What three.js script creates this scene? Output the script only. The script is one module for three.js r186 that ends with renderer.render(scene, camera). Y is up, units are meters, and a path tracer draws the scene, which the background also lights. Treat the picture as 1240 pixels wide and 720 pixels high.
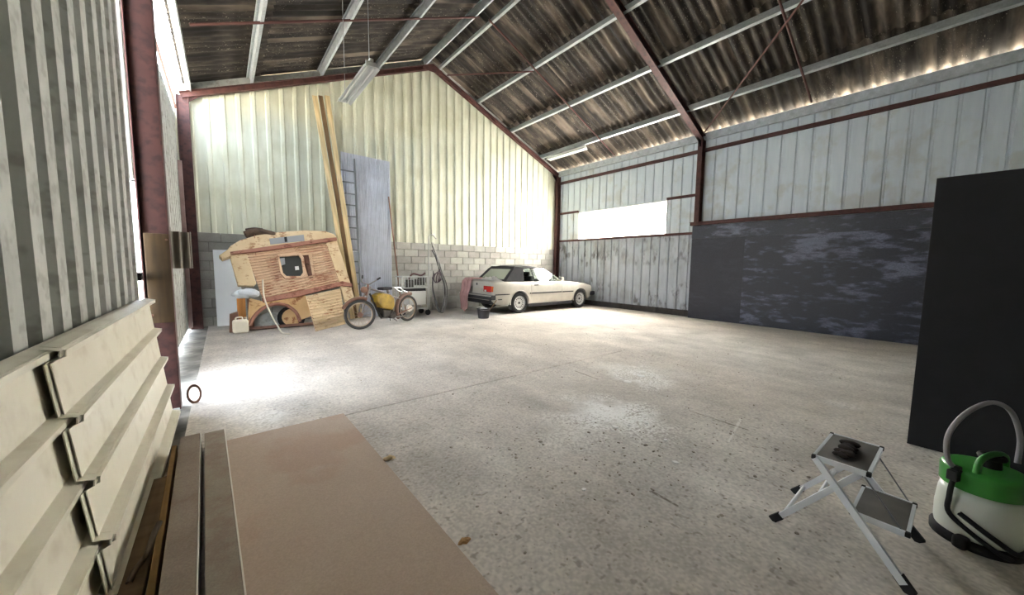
import * as THREE from 'three';
import { mergeGeometries, mergeVertices, toCreasedNormals } from 'three/addons/utils/BufferGeometryUtils.js';
import { RoundedBoxGeometry } from 'three/addons/geometries/RoundedBoxGeometry.js';
import { RectAreaLightUniformsLib } from 'three/addons/lights/RectAreaLightUniformsLib.js';
import { Brush, Evaluator, SUBTRACTION, INTERSECTION } from 'three-bvh-csg';

// ---------------------------------------------------------------- camera, sky, sun, exposure
const scene = new THREE.Scene();
const renderer = new THREE.WebGLRenderer({ antialias: true });
renderer.toneMapping = THREE.LinearToneMapping;
renderer.toneMappingExposure = 21.5;
renderer.shadowMap.enabled = true;

const FOCAL = 438.93, PITCH = 0.0896, YAW = 0.673, ROLL = 0.0114, EYE = new THREE.Vector3(0, 1.3, 0);
const camera = new THREE.PerspectiveCamera(2 * Math.atan(360 / FOCAL) * 180 / Math.PI, 1240 / 720, 0.05, 400);
camera.position.copy(EYE);
const FWD = new THREE.Vector3(Math.sin(YAW) * Math.cos(PITCH), -Math.sin(PITCH), -Math.cos(YAW) * Math.cos(PITCH));
camera.lookAt(EYE.clone().add(FWD));
camera.rotateZ(ROLL);
camera.updateMatrixWorld();
scene.add(camera);

const SUN = new THREE.Vector3(0.8, 0.85, -0.35).normalize();
scene.background = new THREE.Color(0.80, 0.91, 1.05);
scene.backgroundIntensity = 1;

const sun = new THREE.DirectionalLight(0xfff9f1, 22);
sun.position.copy(SUN).multiplyScalar(40).add(new THREE.Vector3(4.6, 0, -3));
sun.target.position.set(4.6, 0, -3);
sun.castShadow = true;
sun.shadow.mapSize.set(4096, 4096);
Object.assign(sun.shadow.camera, { left: -22, right: 22, top: 22, bottom: -22, near: 1, far: 90 });
scene.add(sun, sun.target);

// added area light at the strip window, on top of what its glazing passes
RectAreaLightUniformsLib.init();
const addedWindowLight = new THREE.RectAreaLight(0xfff8ee, 1.6, 3.1, 0.87);
addedWindowLight.position.set(9.535, 2.643, -6.83);
addedWindowLight.lookAt(0, 2.643, -6.83);
scene.add(addedWindowLight);

// ---------------------------------------------------------------- helpers
const V = (x, y, z) => new THREE.Vector3(x, y, z);
function rng(seed) { let a = seed >>> 0; return () => { a |= 0; a = a + 0x6D2B79F5 | 0; let t = Math.imul(a ^ a >>> 15, 1 | a); t = t + Math.imul(t ^ t >>> 7, 61 | t) ^ t; return ((t ^ t >>> 14) >>> 0) / 4294967296; }; }
const R0 = rng(7);
// a pixel of the photograph (1240 x 720) gives a direction; the distance comes from the surface it lies on
const RIGHT = V(1, 0, 0).applyQuaternion(camera.quaternion), UPV = V(0, 1, 0).applyQuaternion(camera.quaternion);
const ray = (px, py) => FWD.clone().addScaledVector(RIGHT, (px - 620) / FOCAL).addScaledVector(UPV, (360 - py) / FOCAL);
const onY = (px, py, y = 0) => { const d = ray(px, py); return EYE.clone().addScaledVector(d, (y - EYE.y) / d.y); };
const onZ = (px, py, z) => { const d = ray(px, py); return EYE.clone().addScaledVector(d, (z - EYE.z) / d.z); };
const onX = (px, py, x) => { const d = ray(px, py); return EYE.clone().addScaledVector(d, (x - EYE.x) / d.x); };

const names = {};
function numbered(n) { const k = names[n] = (names[n] ?? -1) + 1; return k ? n + '_' + String(k).padStart(3, '0') : n; }
function sh(o) { o.traverse((c) => { if (c.isMesh) { c.castShadow = true; c.receiveShadow = true; } }); return o; }
function tag(o, label, category, group, kind) { if (label) o.userData.label = label; if (category) o.userData.category = category; if (group) o.userData.group = group; if (kind) o.userData.kind = kind; return o; }
// a Group at the thing's base, added to the scene; its children are its parts
function thing(name, label, category, pos = [0, 0, 0], turn = 0, group) {
  const g = new THREE.Group(); g.name = numbered(name); g.position.set(...pos); g.rotation.y = turn; scene.add(g);
  return tag(g, label, category, group);
}
function struct(name, geo, mat, label) {
  const o = geo ? new THREE.Mesh(geo, mat) : new THREE.Group();
  o.name = name; o.userData.kind = 'structure'; if (label) o.userData.label = label; scene.add(o); return sh(o);
}
function part(name, geo, mat, parent, label) { const m = new THREE.Mesh(geo, mat); m.name = name; if (label) m.userData.label = label; parent.add(m); return sh(m); }
function solo(name, geo, mat, label, category, pos, group) { const m = new THREE.Mesh(geo, mat); m.name = numbered(name); if (pos) m.position.set(...pos); scene.add(m); tag(m, label, category, group); return sh(m); }

// texture coordinates in metres, laid on by the way each face points
function uvm(g) {
  if (g.index) g = g.toNonIndexed();
  const p = g.attributes.position, n = p.count, uv = new Float32Array(n * 2), a = V(), b = V(), c = V();
  for (let i = 0; i < n; i += 3) {
    a.fromBufferAttribute(p, i); b.fromBufferAttribute(p, i + 1); c.fromBufferAttribute(p, i + 2);
    const m = b.clone().sub(a).cross(c.clone().sub(a)), x = Math.abs(m.x), y = Math.abs(m.y), z = Math.abs(m.z);
    for (const [k, q] of [[0, a], [1, b], [2, c]]) {
      if (x >= y && x >= z) { uv[(i + k) * 2] = q.z; uv[(i + k) * 2 + 1] = q.y; }
      else if (y >= z) { uv[(i + k) * 2] = q.x; uv[(i + k) * 2 + 1] = q.z; }
      else { uv[(i + k) * 2] = q.x; uv[(i + k) * 2 + 1] = q.y; }
    }
  }
  g.setAttribute('uv', new THREE.BufferAttribute(uv, 2)); return g;
}
const clean = (g) => { g = g.index ? g.toNonIndexed() : g; for (const k of Object.keys(g.attributes)) if (!['position', 'normal', 'uv'].includes(k)) g.deleteAttribute(k); if (!g.attributes.uv) g.setAttribute('uv', new THREE.BufferAttribute(new Float32Array(g.attributes.position.count * 2), 2)); g.clearGroups(); return g; };
const join = (...gs) => mergeGeometries(gs.flat().map(clean));
const box = (w, h, d, x = 0, y = 0, z = 0) => uvm(new THREE.BoxGeometry(w, h, d)).translate(x, y, z);
const rbox = (w, h, d, r, x = 0, y = 0, z = 0, seg = 2) => uvm(new RoundedBoxGeometry(w, h, d, seg, r)).translate(x, y, z);
const span = (x0, x1, y0, y1, z0, z1) => uvm(new THREE.BoxGeometry(x1 - x0, y1 - y0, z1 - z0).translate((x0 + x1) / 2, (y0 + y1) / 2, (z0 + z1) / 2));
function along(g, a, b) { // turns a geometry built along +y (centred) so that it runs from a to b
  const d = b.clone().sub(a), q = new THREE.Quaternion().setFromUnitVectors(V(0, 1, 0), d.clone().normalize());
  return g.applyQuaternion(q).translate((a.x + b.x) / 2, (a.y + b.y) / 2, (a.z + b.z) / 2);
}
const rod = (a, b, r, seg = 10, r2 = r) => along(new THREE.CylinderGeometry(r2, r, a.distanceTo(b), seg), a, b);
const bar = (a, b, w, d) => along(uvm(new THREE.BoxGeometry(w, a.distanceTo(b), d)), a, b);
// a bar whose section keeps one side level: w across, h up
function beam(a, b, w, h, roll = 0) {
  const f = b.clone().sub(a), L = f.length(); f.normalize();
  const up0 = Math.abs(f.y) > 0.99 ? V(1, 0, 0) : V(0, 1, 0), s = V().crossVectors(f, up0).normalize(), u = V().crossVectors(s, f);
  const g = uvm(new THREE.BoxGeometry(w, h, L)); if (roll) g.rotateZ(roll);
  return g.applyMatrix4(new THREE.Matrix4().makeBasis(s, u, f.clone().negate())).translate((a.x + b.x) / 2, (a.y + b.y) / 2, (a.z + b.z) / 2);
}
const tube = (pts, r, seg = 24, rad = 8, closed = false, tension = 0.5) => new THREE.TubeGeometry(new THREE.CatmullRomCurve3(pts, closed, 'catmullrom', tension), seg, r, rad, closed);
const lathe = (pts, seg = 28) => new THREE.LatheGeometry(pts.map(([r, y]) => new THREE.Vector2(r, y)), seg);
const poly = (pts, holes = []) => { const s = new THREE.Shape(pts.map(([x, y]) => new THREE.Vector2(x, y))); for (const h of holes) s.holes.push(new THREE.Path(h.map(([x, y]) => new THREE.Vector2(x, y)))); return s; };
const slab = (shape, depth, bevel = 0, curve = 6) => uvm(new THREE.ExtrudeGeometry(shape, { depth, bevelEnabled: bevel > 0, bevelSize: bevel, bevelThickness: bevel, bevelSegments: 2, curveSegments: curve, steps: 1 }));
// an I-section bar from a to b: flange width across `side`, depth `h` along `up`
function ibeam(a, b, side, up, w, h, tf = 0.009, tw = 0.007) {
  const f = b.clone().sub(a), L = f.length(); f.normalize();
  const s = side.clone().normalize(), u = up.clone().addScaledVector(f, -up.dot(f)).normalize();
  const g = join(uvm(new THREE.BoxGeometry(w, tf, L)).translate(0, h / 2 - tf / 2, 0), uvm(new THREE.BoxGeometry(w, tf, L)).translate(0, -h / 2 + tf / 2, 0), uvm(new THREE.BoxGeometry(tw, h - 2 * tf, L)));
  return g.applyMatrix4(new THREE.Matrix4().makeBasis(s, u, V().crossVectors(s, u))).translate((a.x + b.x) / 2, (a.y + b.y) / 2, (a.z + b.z) / 2);
}
// profiled sheet: pts = [[u, w], ...] across, running from lo(u) to hi(u) along v, t thick; u -> x, v -> y, w -> z
function ribSheet(pts, lo, hi, t = 0.003, crease = 0.5) {
  const P = [], uv = [], quad = (A, B, C, D) => { for (const q of [A, B, C, A, C, D]) { P.push(q[0], q[1], q[2]); uv.push(q[3], q[1]); } };
  const L = typeof lo === 'function' ? lo : () => lo, H = typeof hi === 'function' ? hi : () => hi;
  let run = pts[0][0];
  for (let i = 0; i + 1 < pts.length; i++) {
    const [u0, w0] = pts[i], [u1, w1] = pts[i + 1], r1 = run + Math.hypot(u1 - u0, w1 - w0);
    const f = [[u0, L(u0), w0, run], [u1, L(u1), w1, r1], [u1, H(u1), w1, r1], [u0, H(u0), w0, run]], k = f.map(([x, y, z, s]) => [x, y, z - t, s]);
    quad(f[0], f[1], f[2], f[3]); quad(k[1], k[0], k[3], k[2]); quad(k[0], k[1], f[1], f[0]); quad(f[3], f[2], k[2], k[3]);
    if (i === 0) quad(k[0], f[0], f[3], k[3]);
    if (i + 2 === pts.length) quad(f[1], k[1], k[2], f[2]);
    run = r1;
  }
  const g = new THREE.BufferGeometry();
  g.setAttribute('position', new THREE.BufferAttribute(new Float32Array(P), 3)); g.setAttribute('uv', new THREE.BufferAttribute(new Float32Array(uv), 2));
  g.computeVertexNormals(); return crease > 0 ? toCreasedNormals(g, crease) : g;
}
// trapezoid profile: period, width of the outer crest, width of the slope, depth
function trap(u0, u1, period, crest, slope, depth, phase = 0) {
  const out = [], one = [[0, 0], [period - crest - 2 * slope, 0], [period - crest - slope, depth], [period - slope, depth]];
  const at = (u) => { let k = (u - phase) % period; if (k < 0) k += period; const a = period - crest - 2 * slope; return k < a ? 0 : k < a + slope ? depth * (k - a) / slope : k < a + slope + crest ? depth : depth * (1 - (k - a - slope - crest) / slope); };
  out.push([u0, at(u0)]);
  for (let n = Math.floor((u0 - phase) / period) - 1; n * period + phase < u1; n++) for (const [du, w] of one) { const u = n * period + phase + du; if (u > u0 + 1e-4 && u < u1 - 1e-4) out.push([u, w]); }
  out.push([u1, at(u1)]); return out;
}
function sine(u0, u1, period, amp, per = 8) { const n = Math.max(2, Math.round((u1 - u0) / period * per)), out = []; for (let i = 0; i <= n; i++) { const u = u0 + (u1 - u0) * i / n; out.push([u, amp * Math.cos(2 * Math.PI * u / period)]); } return out; }

// ---------------------------------------------------------------- procedural textures
const cells = [], layers = [];
function lattice(seed, nx, ny) { const r = rng(seed * 131 + nx * 7 + ny), L = new Float32Array(nx * ny); for (let i = 0; i < L.length; i++) L[i] = r(); return L; }
function look(L, x, y, nx, ny) { // x, y >= 0
  const xi = x | 0, yi = y | 0, fx = x - xi, fy = y - yi, a = xi % nx, b = (a + 1) % nx, c = (yi % ny) * nx, d = ((yi + 1) % ny) * nx;
  const sx = fx * fx * (3 - 2 * fx), t = L[c + a] + (L[c + b] - L[c + a]) * sx, u = L[d + a] + (L[d + b] - L[d + a]) * sx; return t + (u - t) * fy * fy * (3 - 2 * fy);
}
// value noise that repeats after nx by ny cells, and a sum of its octaves
function vnoise(x, y, seed, nx, ny) { return look(cells[seed] ??= lattice(seed, nx, ny), x, y, nx, ny); }
function fbm(u, v, f, oct, seed, ax = 1, ay = 1) {
  let q = layers[seed]; if (!q) { q = layers[seed] = []; for (let k = 0; k < oct; k++) q.push(lattice(seed + k, (f << k) * ax, (f << k) * ay)); }
  let s = 0, w = 0.5, t = 0; for (let k = 0; k < oct; k++) { const n = f << k; s += w * look(q[k], u * n * ax, v * n * ay, n * ax, n * ay); t += w; w *= 0.55; } return s / t;
}
const st = (a, b, x) => { const t = Math.min(1, Math.max(0, (x - a) / (b - a))); return t * t * (3 - 2 * t); };
const mix3 = (a, b, t) => [a[0] + (b[0] - a[0]) * t, a[1] + (b[1] - a[1]) * t, a[2] + (b[2] - a[2]) * t];
function tex(size, fn, period = 1, srgb = true, h = size) { // fn(u, v) -> [r, g, b] 0..255, or a number
  const d = new Uint8Array(size * h * 4);
  for (let j = 0; j < h; j++) for (let i = 0; i < size; i++) { let c = fn((i + 0.5) / size, (j + 0.5) / h); if (typeof c === 'number') c = [c, c, c]; const k = (j * size + i) * 4; d[k] = Math.max(0, Math.min(255, c[0])); d[k + 1] = Math.max(0, Math.min(255, c[1])); d[k + 2] = Math.max(0, Math.min(255, c[2])); d[k + 3] = 255; }
  const t = new THREE.DataTexture(d, size, h); t.wrapS = t.wrapT = THREE.RepeatWrapping; t.magFilter = THREE.LinearFilter; t.minFilter = THREE.LinearMipmapLinearFilter; t.generateMipmaps = true;
  if (srgb) t.colorSpace = THREE.SRGBColorSpace;
  const [px, py] = Array.isArray(period) ? period : [period, period]; t.repeat.set(1 / px, 1 / py); t.needsUpdate = true; return t;
}
const std = (o) => new THREE.MeshStandardMaterial(o);
const phys = (o) => new THREE.MeshPhysicalMaterial(o);
const matte = (color, rough = 0.85, metal = 0) => std({ color, roughness: rough, metalness: metal });
// grain: a near-neutral mottled map that multiplies the material's own colour
const grain = (seed, f, lowc, period, ax = 1, ay = 1, size = 256) => tex(size, (u, v) => { const n = fbm(u, v, f, 4, seed, ax, ay), m = fbm(u, v, f * 4, 3, seed + 9, ax, ay); return lowc + (255 - lowc) * (0.65 * n + 0.35 * m) * 1.15; }, period);
const GR = { fine: grain(3, 8, 190, 0.6), coarse: grain(13, 4, 150, 1.6), streakV: grain(23, 4, 160, 1.4, 4, 1), dirt: grain(33, 4, 95, 1.1) };
// ---------------------------------------------------------------- materials of the building
const XW = 9.6, ZB = -9.42, ZF = 5.6, XL = -0.57, CX = 4.62, SL = 0.427;
const roofY = (x) => 4.66 + SL * (Math.min(x, 2 * CX - x) + 0.28);
const FX0 = -0.3, FZ0 = -9.5;
const stains = []; { const r = rng(91);
  for (const [px, py, rad, s] of [[735, 500, 0.30, 1], [760, 497, 0.22, 0.6], [775, 458, 0.26, 0.8], [755, 447, 0.3, 0.45], [800, 450, 0.35, 0.3], [330, 507, 0.16, 0.5], [1020, 490, 0.12, 0.4], [690, 520, 0.25, 0.3]]) { const p = onY(px, py); stains.push([p.x, p.z, rad, s]); } }
const cracks = [[835, 497, 905, 520, 0.009, [92, 82, 72]], [697, 449, 724, 459, 0.01, [100, 90, 80]], [897, 507, 882, 535, 0.012, [226, 222, 214]], [790, 595, 820, 612, 0.006, [104, 94, 84]], [935, 640, 1010, 690, 0.004, [112, 102, 92]]].map(([a, b, c, d, w, col]) => { const p = onY(a, b), q = onY(c, d); return [p.x, p.z, q.x, q.z, w, col]; });
const floorMap = tex(2048, (u, v) => {
  const x = FX0 + u * 10, z = FZ0 + v * 10;
  const big = fbm(u, v, 5, 3, 201), mid = fbm(u, v, 24, 4, 211), fine = vnoise(u * 900, v * 900, 221, 900, 900), sw = fbm(u, v, 6, 3, 231, 9, 2);
  let c = mix3([188, 182, 174], [214, 208, 200], st(0.2, 0.8, 0.55 * big + 0.45 * mid));
  c = mix3(c, [192, 178, 163], 0.5 * st(0.4, 0.75, fbm(u, v, 3, 3, 241)));
  const k = 0.88 + 0.17 * fine + 0.12 * (sw - 0.5) + 0.16 * (mid - 0.5); c = c.map((q) => q * k);
  const pit = fbm(u, v, 420, 2, 251), dz = fbm(u, v, 7, 2, 255); if (pit > 0.72) c = mix3(c, [132, 122, 112], st(0.72, 0.84, pit) * st(0.35, 0.6, dz) * 0.6);
  for (const [sx, sz, rad, s] of stains) { const d = Math.hypot(x - sx, (z - sz) * 0.8) / rad; if (d < 2) { const spl = fbm(u, v, 40, 4, 261), a = s * (1 - st(0.3, 1.6, d + (spl - 0.5) * 2.2)) * st(0.36, 0.6, spl * 0.6 + fine * 0.35 + 0.1); c = mix3(c, [238, 236, 232], a); } }
  for (const [ax, az, bx, bz, wd, col] of cracks) { if (x < Math.min(ax, bx) - 0.05 || x > Math.max(ax, bx) + 0.05 || z < Math.min(az, bz) - 0.05 || z > Math.max(az, bz) + 0.05) continue; const L2 = (bx - ax) ** 2 + (bz - az) ** 2, t = Math.max(0, Math.min(1, ((x - ax) * (bx - ax) + (z - az) * (bz - az)) / L2)), d = Math.hypot(x - ax - t * (bx - ax), z - az - t * (bz - az)) + (mid - 0.5) * 0.02; if (d < wd) c = mix3(c, col, 0.75 * (1 - st(wd * 0.4, wd, d)) * st(0.3, 0.5, fine + 0.2)); }
  return c;
});
const floorBump = tex(1024, (u, v) => 255 * (0.5 * fbm(u, v, 40, 4, 301) + 0.3 * fbm(u, v, 12, 3, 311, 3, 1) + 0.2 * vnoise(u * 400, v * 400, 321, 400, 400)));
const M = {};
M.floor = std({ map: floorMap, bumpMap: floorBump, bumpScale: 0.012, roughness: 0.9 });
M.slabEdge = std({ color: 0xb9b2a6, map: GR.dirt, roughness: 0.95 });
const gravel = tex(512, (u, v) => { const a = vnoise(u * 120, v * 120, 401, 120, 120), b = fbm(u, v, 8, 4, 405); return mix3([126, 122, 112], [164, 160, 150], 0.5 * a + 0.5 * b); }, 3);
M.gravel = std({ map: gravel, roughness: 1 });
// painted profiled steel of the gable: pale greenish cream with faint run-down streaks
const creamMap = tex(1024, (u, v) => { const s = fbm(u, v, 6, 4, 411, 8, 1), d = fbm(u, v, 8, 5, 421); let c = mix3([194, 195, 174], [214, 215, 198], s); c = mix3(c, [170, 168, 140], 0.3 * st(0.4, 0.8, d)); const sp = vnoise(u * 260, v * 260, 431, 260, 260); if (sp > 0.992) c = [150, 142, 118]; return c; }, 3);
M.cream = std({ map: creamMap, roughness: 0.55, metalness: 0.05 });
const blueMap = tex(1024, (u, v) => { const s = fbm(u, v, 6, 4, 441, 8, 1), d = fbm(u, v, 8, 5, 451); let c = mix3([196, 206, 214], [214, 222, 228], s); c = mix3(c, [178, 178, 168], 0.45 * st(0.5, 0.75, d)); return c; }, 3);
M.blue = std({ map: blueMap, roughness: 0.5, metalness: 0.1 });
// the same sheet below the window: scuffed, with dark grime running up from the base
const grimeMap = tex(1024, (u, v) => { const h = v * 2.2, s = fbm(u, v, 5, 5, 461, 10, 1), d = fbm(u, v, 6, 5, 471, 5, 1); let c = mix3([156, 162, 170], [188, 194, 201], s); c = mix3(c, [138, 136, 134], 0.55 * st(0.45, 0.85, d)); const g = fbm(u, v, 8, 5, 481, 5, 1), w = fbm(u, v, 4, 3, 485); c = mix3(c, [76, 72, 70], st(0.5, 0.78, g) * st(0.3, 0.6, w) * 0.75); return c; }, [5.2, 2.2]);
M.grime = std({ map: grimeMap, roughness: 0.55, metalness: 0.1 });
const galvMap = tex(512, (u, v) => { const a = fbm(u, v, 10, 5, 491), s = fbm(u, v, 4, 4, 495, 8, 1); let c = mix3([150, 152, 148], [196, 198, 192], 0.6 * a + 0.4 * s); const d = fbm(u, v, 30, 3, 499); c = mix3(c, [128, 126, 118], 0.5 * st(0.5, 0.8, d)); return c; }, 1.6);
M.oldgalv = std({ map: galvMap, roughness: 0.6, metalness: 0.15 });
M.galv = std({ color: 0xccd2d6, map: GR.fine, roughness: 0.4, metalness: 0.3 });
const rustPaint = (a, b, seed) => tex(512, (u, v) => { const n = fbm(u, v, 6, 5, seed), r = fbm(u, v, 20, 4, seed + 3); let c = mix3(a, b, n); c = mix3(c, c.map((q) => q * 0.72), st(0.45, 0.8, r) * 0.8); return c; }, 1.2);
M.redox = std({ map: rustPaint([72, 41, 37], [94, 55, 49], 511), roughness: 0.7 });
// fibre-cement roof: grey-brown, dark and light streaks near corrugation spacing, pale lichen
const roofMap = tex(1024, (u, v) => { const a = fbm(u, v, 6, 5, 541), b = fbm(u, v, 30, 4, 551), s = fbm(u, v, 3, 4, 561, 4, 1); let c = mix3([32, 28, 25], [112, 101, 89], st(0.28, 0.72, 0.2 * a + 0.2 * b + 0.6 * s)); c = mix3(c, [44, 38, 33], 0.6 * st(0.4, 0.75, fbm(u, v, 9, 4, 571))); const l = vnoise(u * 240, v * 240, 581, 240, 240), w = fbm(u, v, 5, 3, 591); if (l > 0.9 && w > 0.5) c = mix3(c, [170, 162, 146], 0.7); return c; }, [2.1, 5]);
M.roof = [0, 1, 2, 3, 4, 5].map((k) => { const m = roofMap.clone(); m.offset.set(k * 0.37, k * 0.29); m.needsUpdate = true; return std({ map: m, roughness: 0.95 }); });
const blockMap = (a, b, seed) => std({ map: tex(256, (u, v) => { const n = fbm(u, v, 6, 4, seed), f = vnoise(u * 110, v * 110, seed + 8, 110, 110); let c = mix3(a, b, 0.6 * n + 0.4 * f); if (f > 0.93) c = c.map((q) => q * 0.72); return c; }, 0.8), roughness: 0.97 });
M.block = [blockMap([140, 138, 132], [176, 174, 166], 601), blockMap([132, 130, 124], [166, 164, 157], 611), blockMap([150, 147, 139], [184, 181, 172], 621), blockMap([128, 124, 118], [170, 166, 158], 631)];
M.mortar = std({ color: 0x8f8b84, map: GR.fine, roughness: 1 });
M.darkblock = std({ color: 0x55504d, map: GR.dirt, roughness: 0.97 });
const blackMap = (seed, lo, hi, worn) => tex(1024, (u, v) => { const a = fbm(u, v, 5, 6, seed), b = fbm(u, v, 20, 4, seed + 3, 1, 2), f = vnoise(u * 300, v * 300, seed + 20, 300, 300); const k = st(0.46, 0.66, 0.55 * a + 0.45 * b) * worn; return mix3(lo, hi, k).map((q) => q * (0.86 + 0.28 * f)); }, [3.4, 2.2]);
M.blackA = std({ map: blackMap(641, [44, 44, 54], [56, 56, 68], 0.6), roughness: 0.55 });
M.blackB = std({ map: blackMap(651, [42, 43, 54], [98, 102, 122], 1), roughness: 0.5 });
M.blackC = std({ map: blackMap(671, [52, 54, 64], [104, 108, 126], 1), roughness: 0.5 });
M.blackD = std({ color: 0x1e1c1f, map: GR.coarse, roughness: 0.75 });
M.white = matte(0xe9e9e6, 0.5); M.black = matte(0x17171a, 0.6); M.rubber = matte(0x1d1c1c, 0.85);
M.pane = phys({ color: 0xf8faf8, transmission: 0.6, roughness: 1, thickness: 0 }); // cloudy plastic glazing

// ---------------------------------------------------------------- ground and floor
struct('ground', span(-70, 80, -0.4, -0.16, -80, 80), M.gravel, 'pale gravel yard outside the shed');
const floor = struct('floor', null, null, 'worn dusty grey concrete floor');
function slabTop(x0, x1, z0, z1) { const g = span(x0, x1, -0.15, 0, z0, z1), p = g.attributes.position, uv = g.attributes.uv; for (let i = 0; i < p.count; i++) uv.setXY(i, (p.getX(i) - FX0) / 10, (p.getZ(i) - FZ0) / 10); return g; }
part('concrete_slab', slabTop(-0.28, XW + 0.1, ZB - 0.2, -3.24), M.floor, floor);
part('concrete_slab', slabTop(-0.28, XW + 0.1, -3.228, ZF + 0.1), M.floor, floor);
part('joint_filler', slabTop(4.75, XW, -3.2405, -3.2275).translate(0, -0.0008, 0), M.floor, floor);
part('edge_strip', span(-0.62, -0.281, -0.16, -0.03, ZB - 0.2, ZF), M.slabEdge, floor, 'pale rough strip along the edge of the slab');

// ---------------------------------------------------------------- block base of the gable wall
const wallBack = struct('wall_back', null, null, 'gable wall of cream profiled sheets on a base of grey blocks');
{ const core = span(-0.62, XW + 0.05, -0.1, 1.86, ZB - 0.22, ZB - 0.05); part('mortar', core, M.mortar, wallBack);
  const bh = 0.187, bl = 0.4, r = rng(17);
  for (let j = 0; j < 10; j++) { let x = -0.6 - (j % 2) * bl / 2 * 1.0;
    while (x < XW + 0.02) { const x0 = Math.max(-0.6, x), x1 = Math.min(XW + 0.03, x + bl); x += bl; if (x1 - x0 < 0.06) continue;
      const g = rbox(x1 - x0 - 0.010, bh - 0.010, 0.12, 0.004, 0, 0, 0, 1), d = (r() - 0.5) * 0.006, o = [r() * 0.7, r() * 0.7];
      const uv = g.attributes.uv; for (let i = 0; i < uv.count; i++) uv.setXY(i, uv.getX(i) + o[0], uv.getY(i) + o[1]);
      part('block', g, M.block[Math.floor(r() * 4)], wallBack).position.set((x0 + x1) / 2, (j + 0.5) * bh, ZB - 0.06 + 0.02 + d); } } }
// cream sheets above, cut to the slope of the roof
for (let k = 0; k < 11; k++) { const x0 = -0.62 + k * 0.94, x1 = Math.min(x0 + 0.955, XW + 0.05); if (x1 - x0 < 0.05) continue;
  let pts = trap(x0, x1, 0.25, 0.055, 0.022, 0.032, -0.05); if (x0 < CX && x1 > CX) { pts.push([CX, pts.find(([u]) => u >= CX)[1]]); pts.sort((a, b) => a[0] - b[0]); }
  part('cladding_sheet', ribSheet(pts, 1.855 + 0.006 * (k % 2), (x) => roofY(x) - 0.10, 0.003, 0), M.cream, wallBack).position.z = ZB - 0.03 + (k % 2) * 0.004; }
for (const s of [1, -1]) part('verge_channel', beam(V(s > 0 ? XW + 0.1 : -0.7, roofY(s > 0 ? XW + 0.1 : -0.7) - 0.06, ZB - 0.005), V(CX, roofY(CX) - 0.06, ZB - 0.005), 0.05, 0.11), M.oldgalv, wallBack);
part('base_flashing', span(-0.3, XW, 1.835, 1.862, ZB - 0.045, ZB + 0.004), M.galv, wallBack);
// outer skin keeps the gable closed behind the sheets
// ---------------------------------------------------------------- window-side wall
const wallRight = struct('wall_right', null, null, 'side wall of pale blue-grey sheets with a strip window and dark block footing');
const toRight = new THREE.Matrix4().makeBasis(V(0, 0, 1), V(0, 1, 0), V(-1, 0, 0));
const WZ0 = -8.414, WZ1 = -5.249, WY0 = 2.185, WY1 = 3.10;
function rightSheet(z0, z1, y0, y1, mat, off = 0) { const g = ribSheet(trap(z0, z1, 0.269, 0.215, 0.014, 0.026, -0.04), y0, y1, 0.003, 0); g.applyMatrix4(toRight); part('cladding_sheet', g, mat, wallRight).position.x = XW - off; }
for (let k = 0; k < 15; k++) { const z0 = ZB - 0.1 + k * 1.076, z1 = Math.min(z0 + 1.09, ZF); if (z1 - z0 < 0.1) continue; const o = (k % 2) * 0.004;
  rightSheet(z0, z1, WY1 - 0.005, 4.58, M.blue, o);
  if (z1 <= -4.4 || z0 < -4.4) rightSheet(z0, Math.min(z1, -4.38), 0.15, WY0 + 0.005, M.grime, o);
  if (z1 > -4.38) rightSheet(Math.max(z0, -4.38), z1, 2.28, WY1 + 0.01, M.blue, o); }
for (const [a, b] of [[ZB - 0.1, -8.95], [-8.96, WZ0], [WZ1, -4.80], [-4.81, -4.38]]) rightSheet(a, b, WY0 - 0.01, WY1 + 0.01, M.blue, 0.002);
{ const r = rng(5); for (let k = 0; k < 13; k++) { const z0 = ZB + k * 0.4; part('footing_block', rbox(0.2, 0.158, 0.392, 0.006, 0, 0, 0, 1), M.darkblock, wallRight).position.set(XW + 0.005 + (r() - 0.5) * 0.008, 0.075, z0 + 0.2); } }
part('inner_wall', span(XW - 0.03, XW + 0.12, -0.05, 2.29, -4.42, ZF), M.darkblock, wallRight);
// the strip window
const win = struct('window_1', null, null, 'long narrow strip window in the side wall, bright with daylight');
{ const xf = XW - 0.045, d = 0.075, fm = M.white; const put = (n, z0, z1, y0, y1) => part(n, span(xf, xf + d, y0, y1, z0, z1), fm, win);
  put('frame_rail', WZ0, WZ1, WY1 - 0.03, WY1); put('frame_rail', WZ0, WZ1, WY0, WY0 + 0.025); put('frame_stile', WZ0, WZ0 + 0.04, WY0, WY1); put('frame_stile', WZ1 - 0.025, WZ1, WY0, WY1);
  const pane = part('pane', new THREE.PlaneGeometry(WZ1 - WZ0 - 0.05, WY1 - WY0 - 0.04).rotateY(-Math.PI / 2).translate(xf + 0.03, (WY0 + WY1) / 2, (WZ0 + WZ1) / 2), M.pane, win); pane.castShadow = false; }

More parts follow.
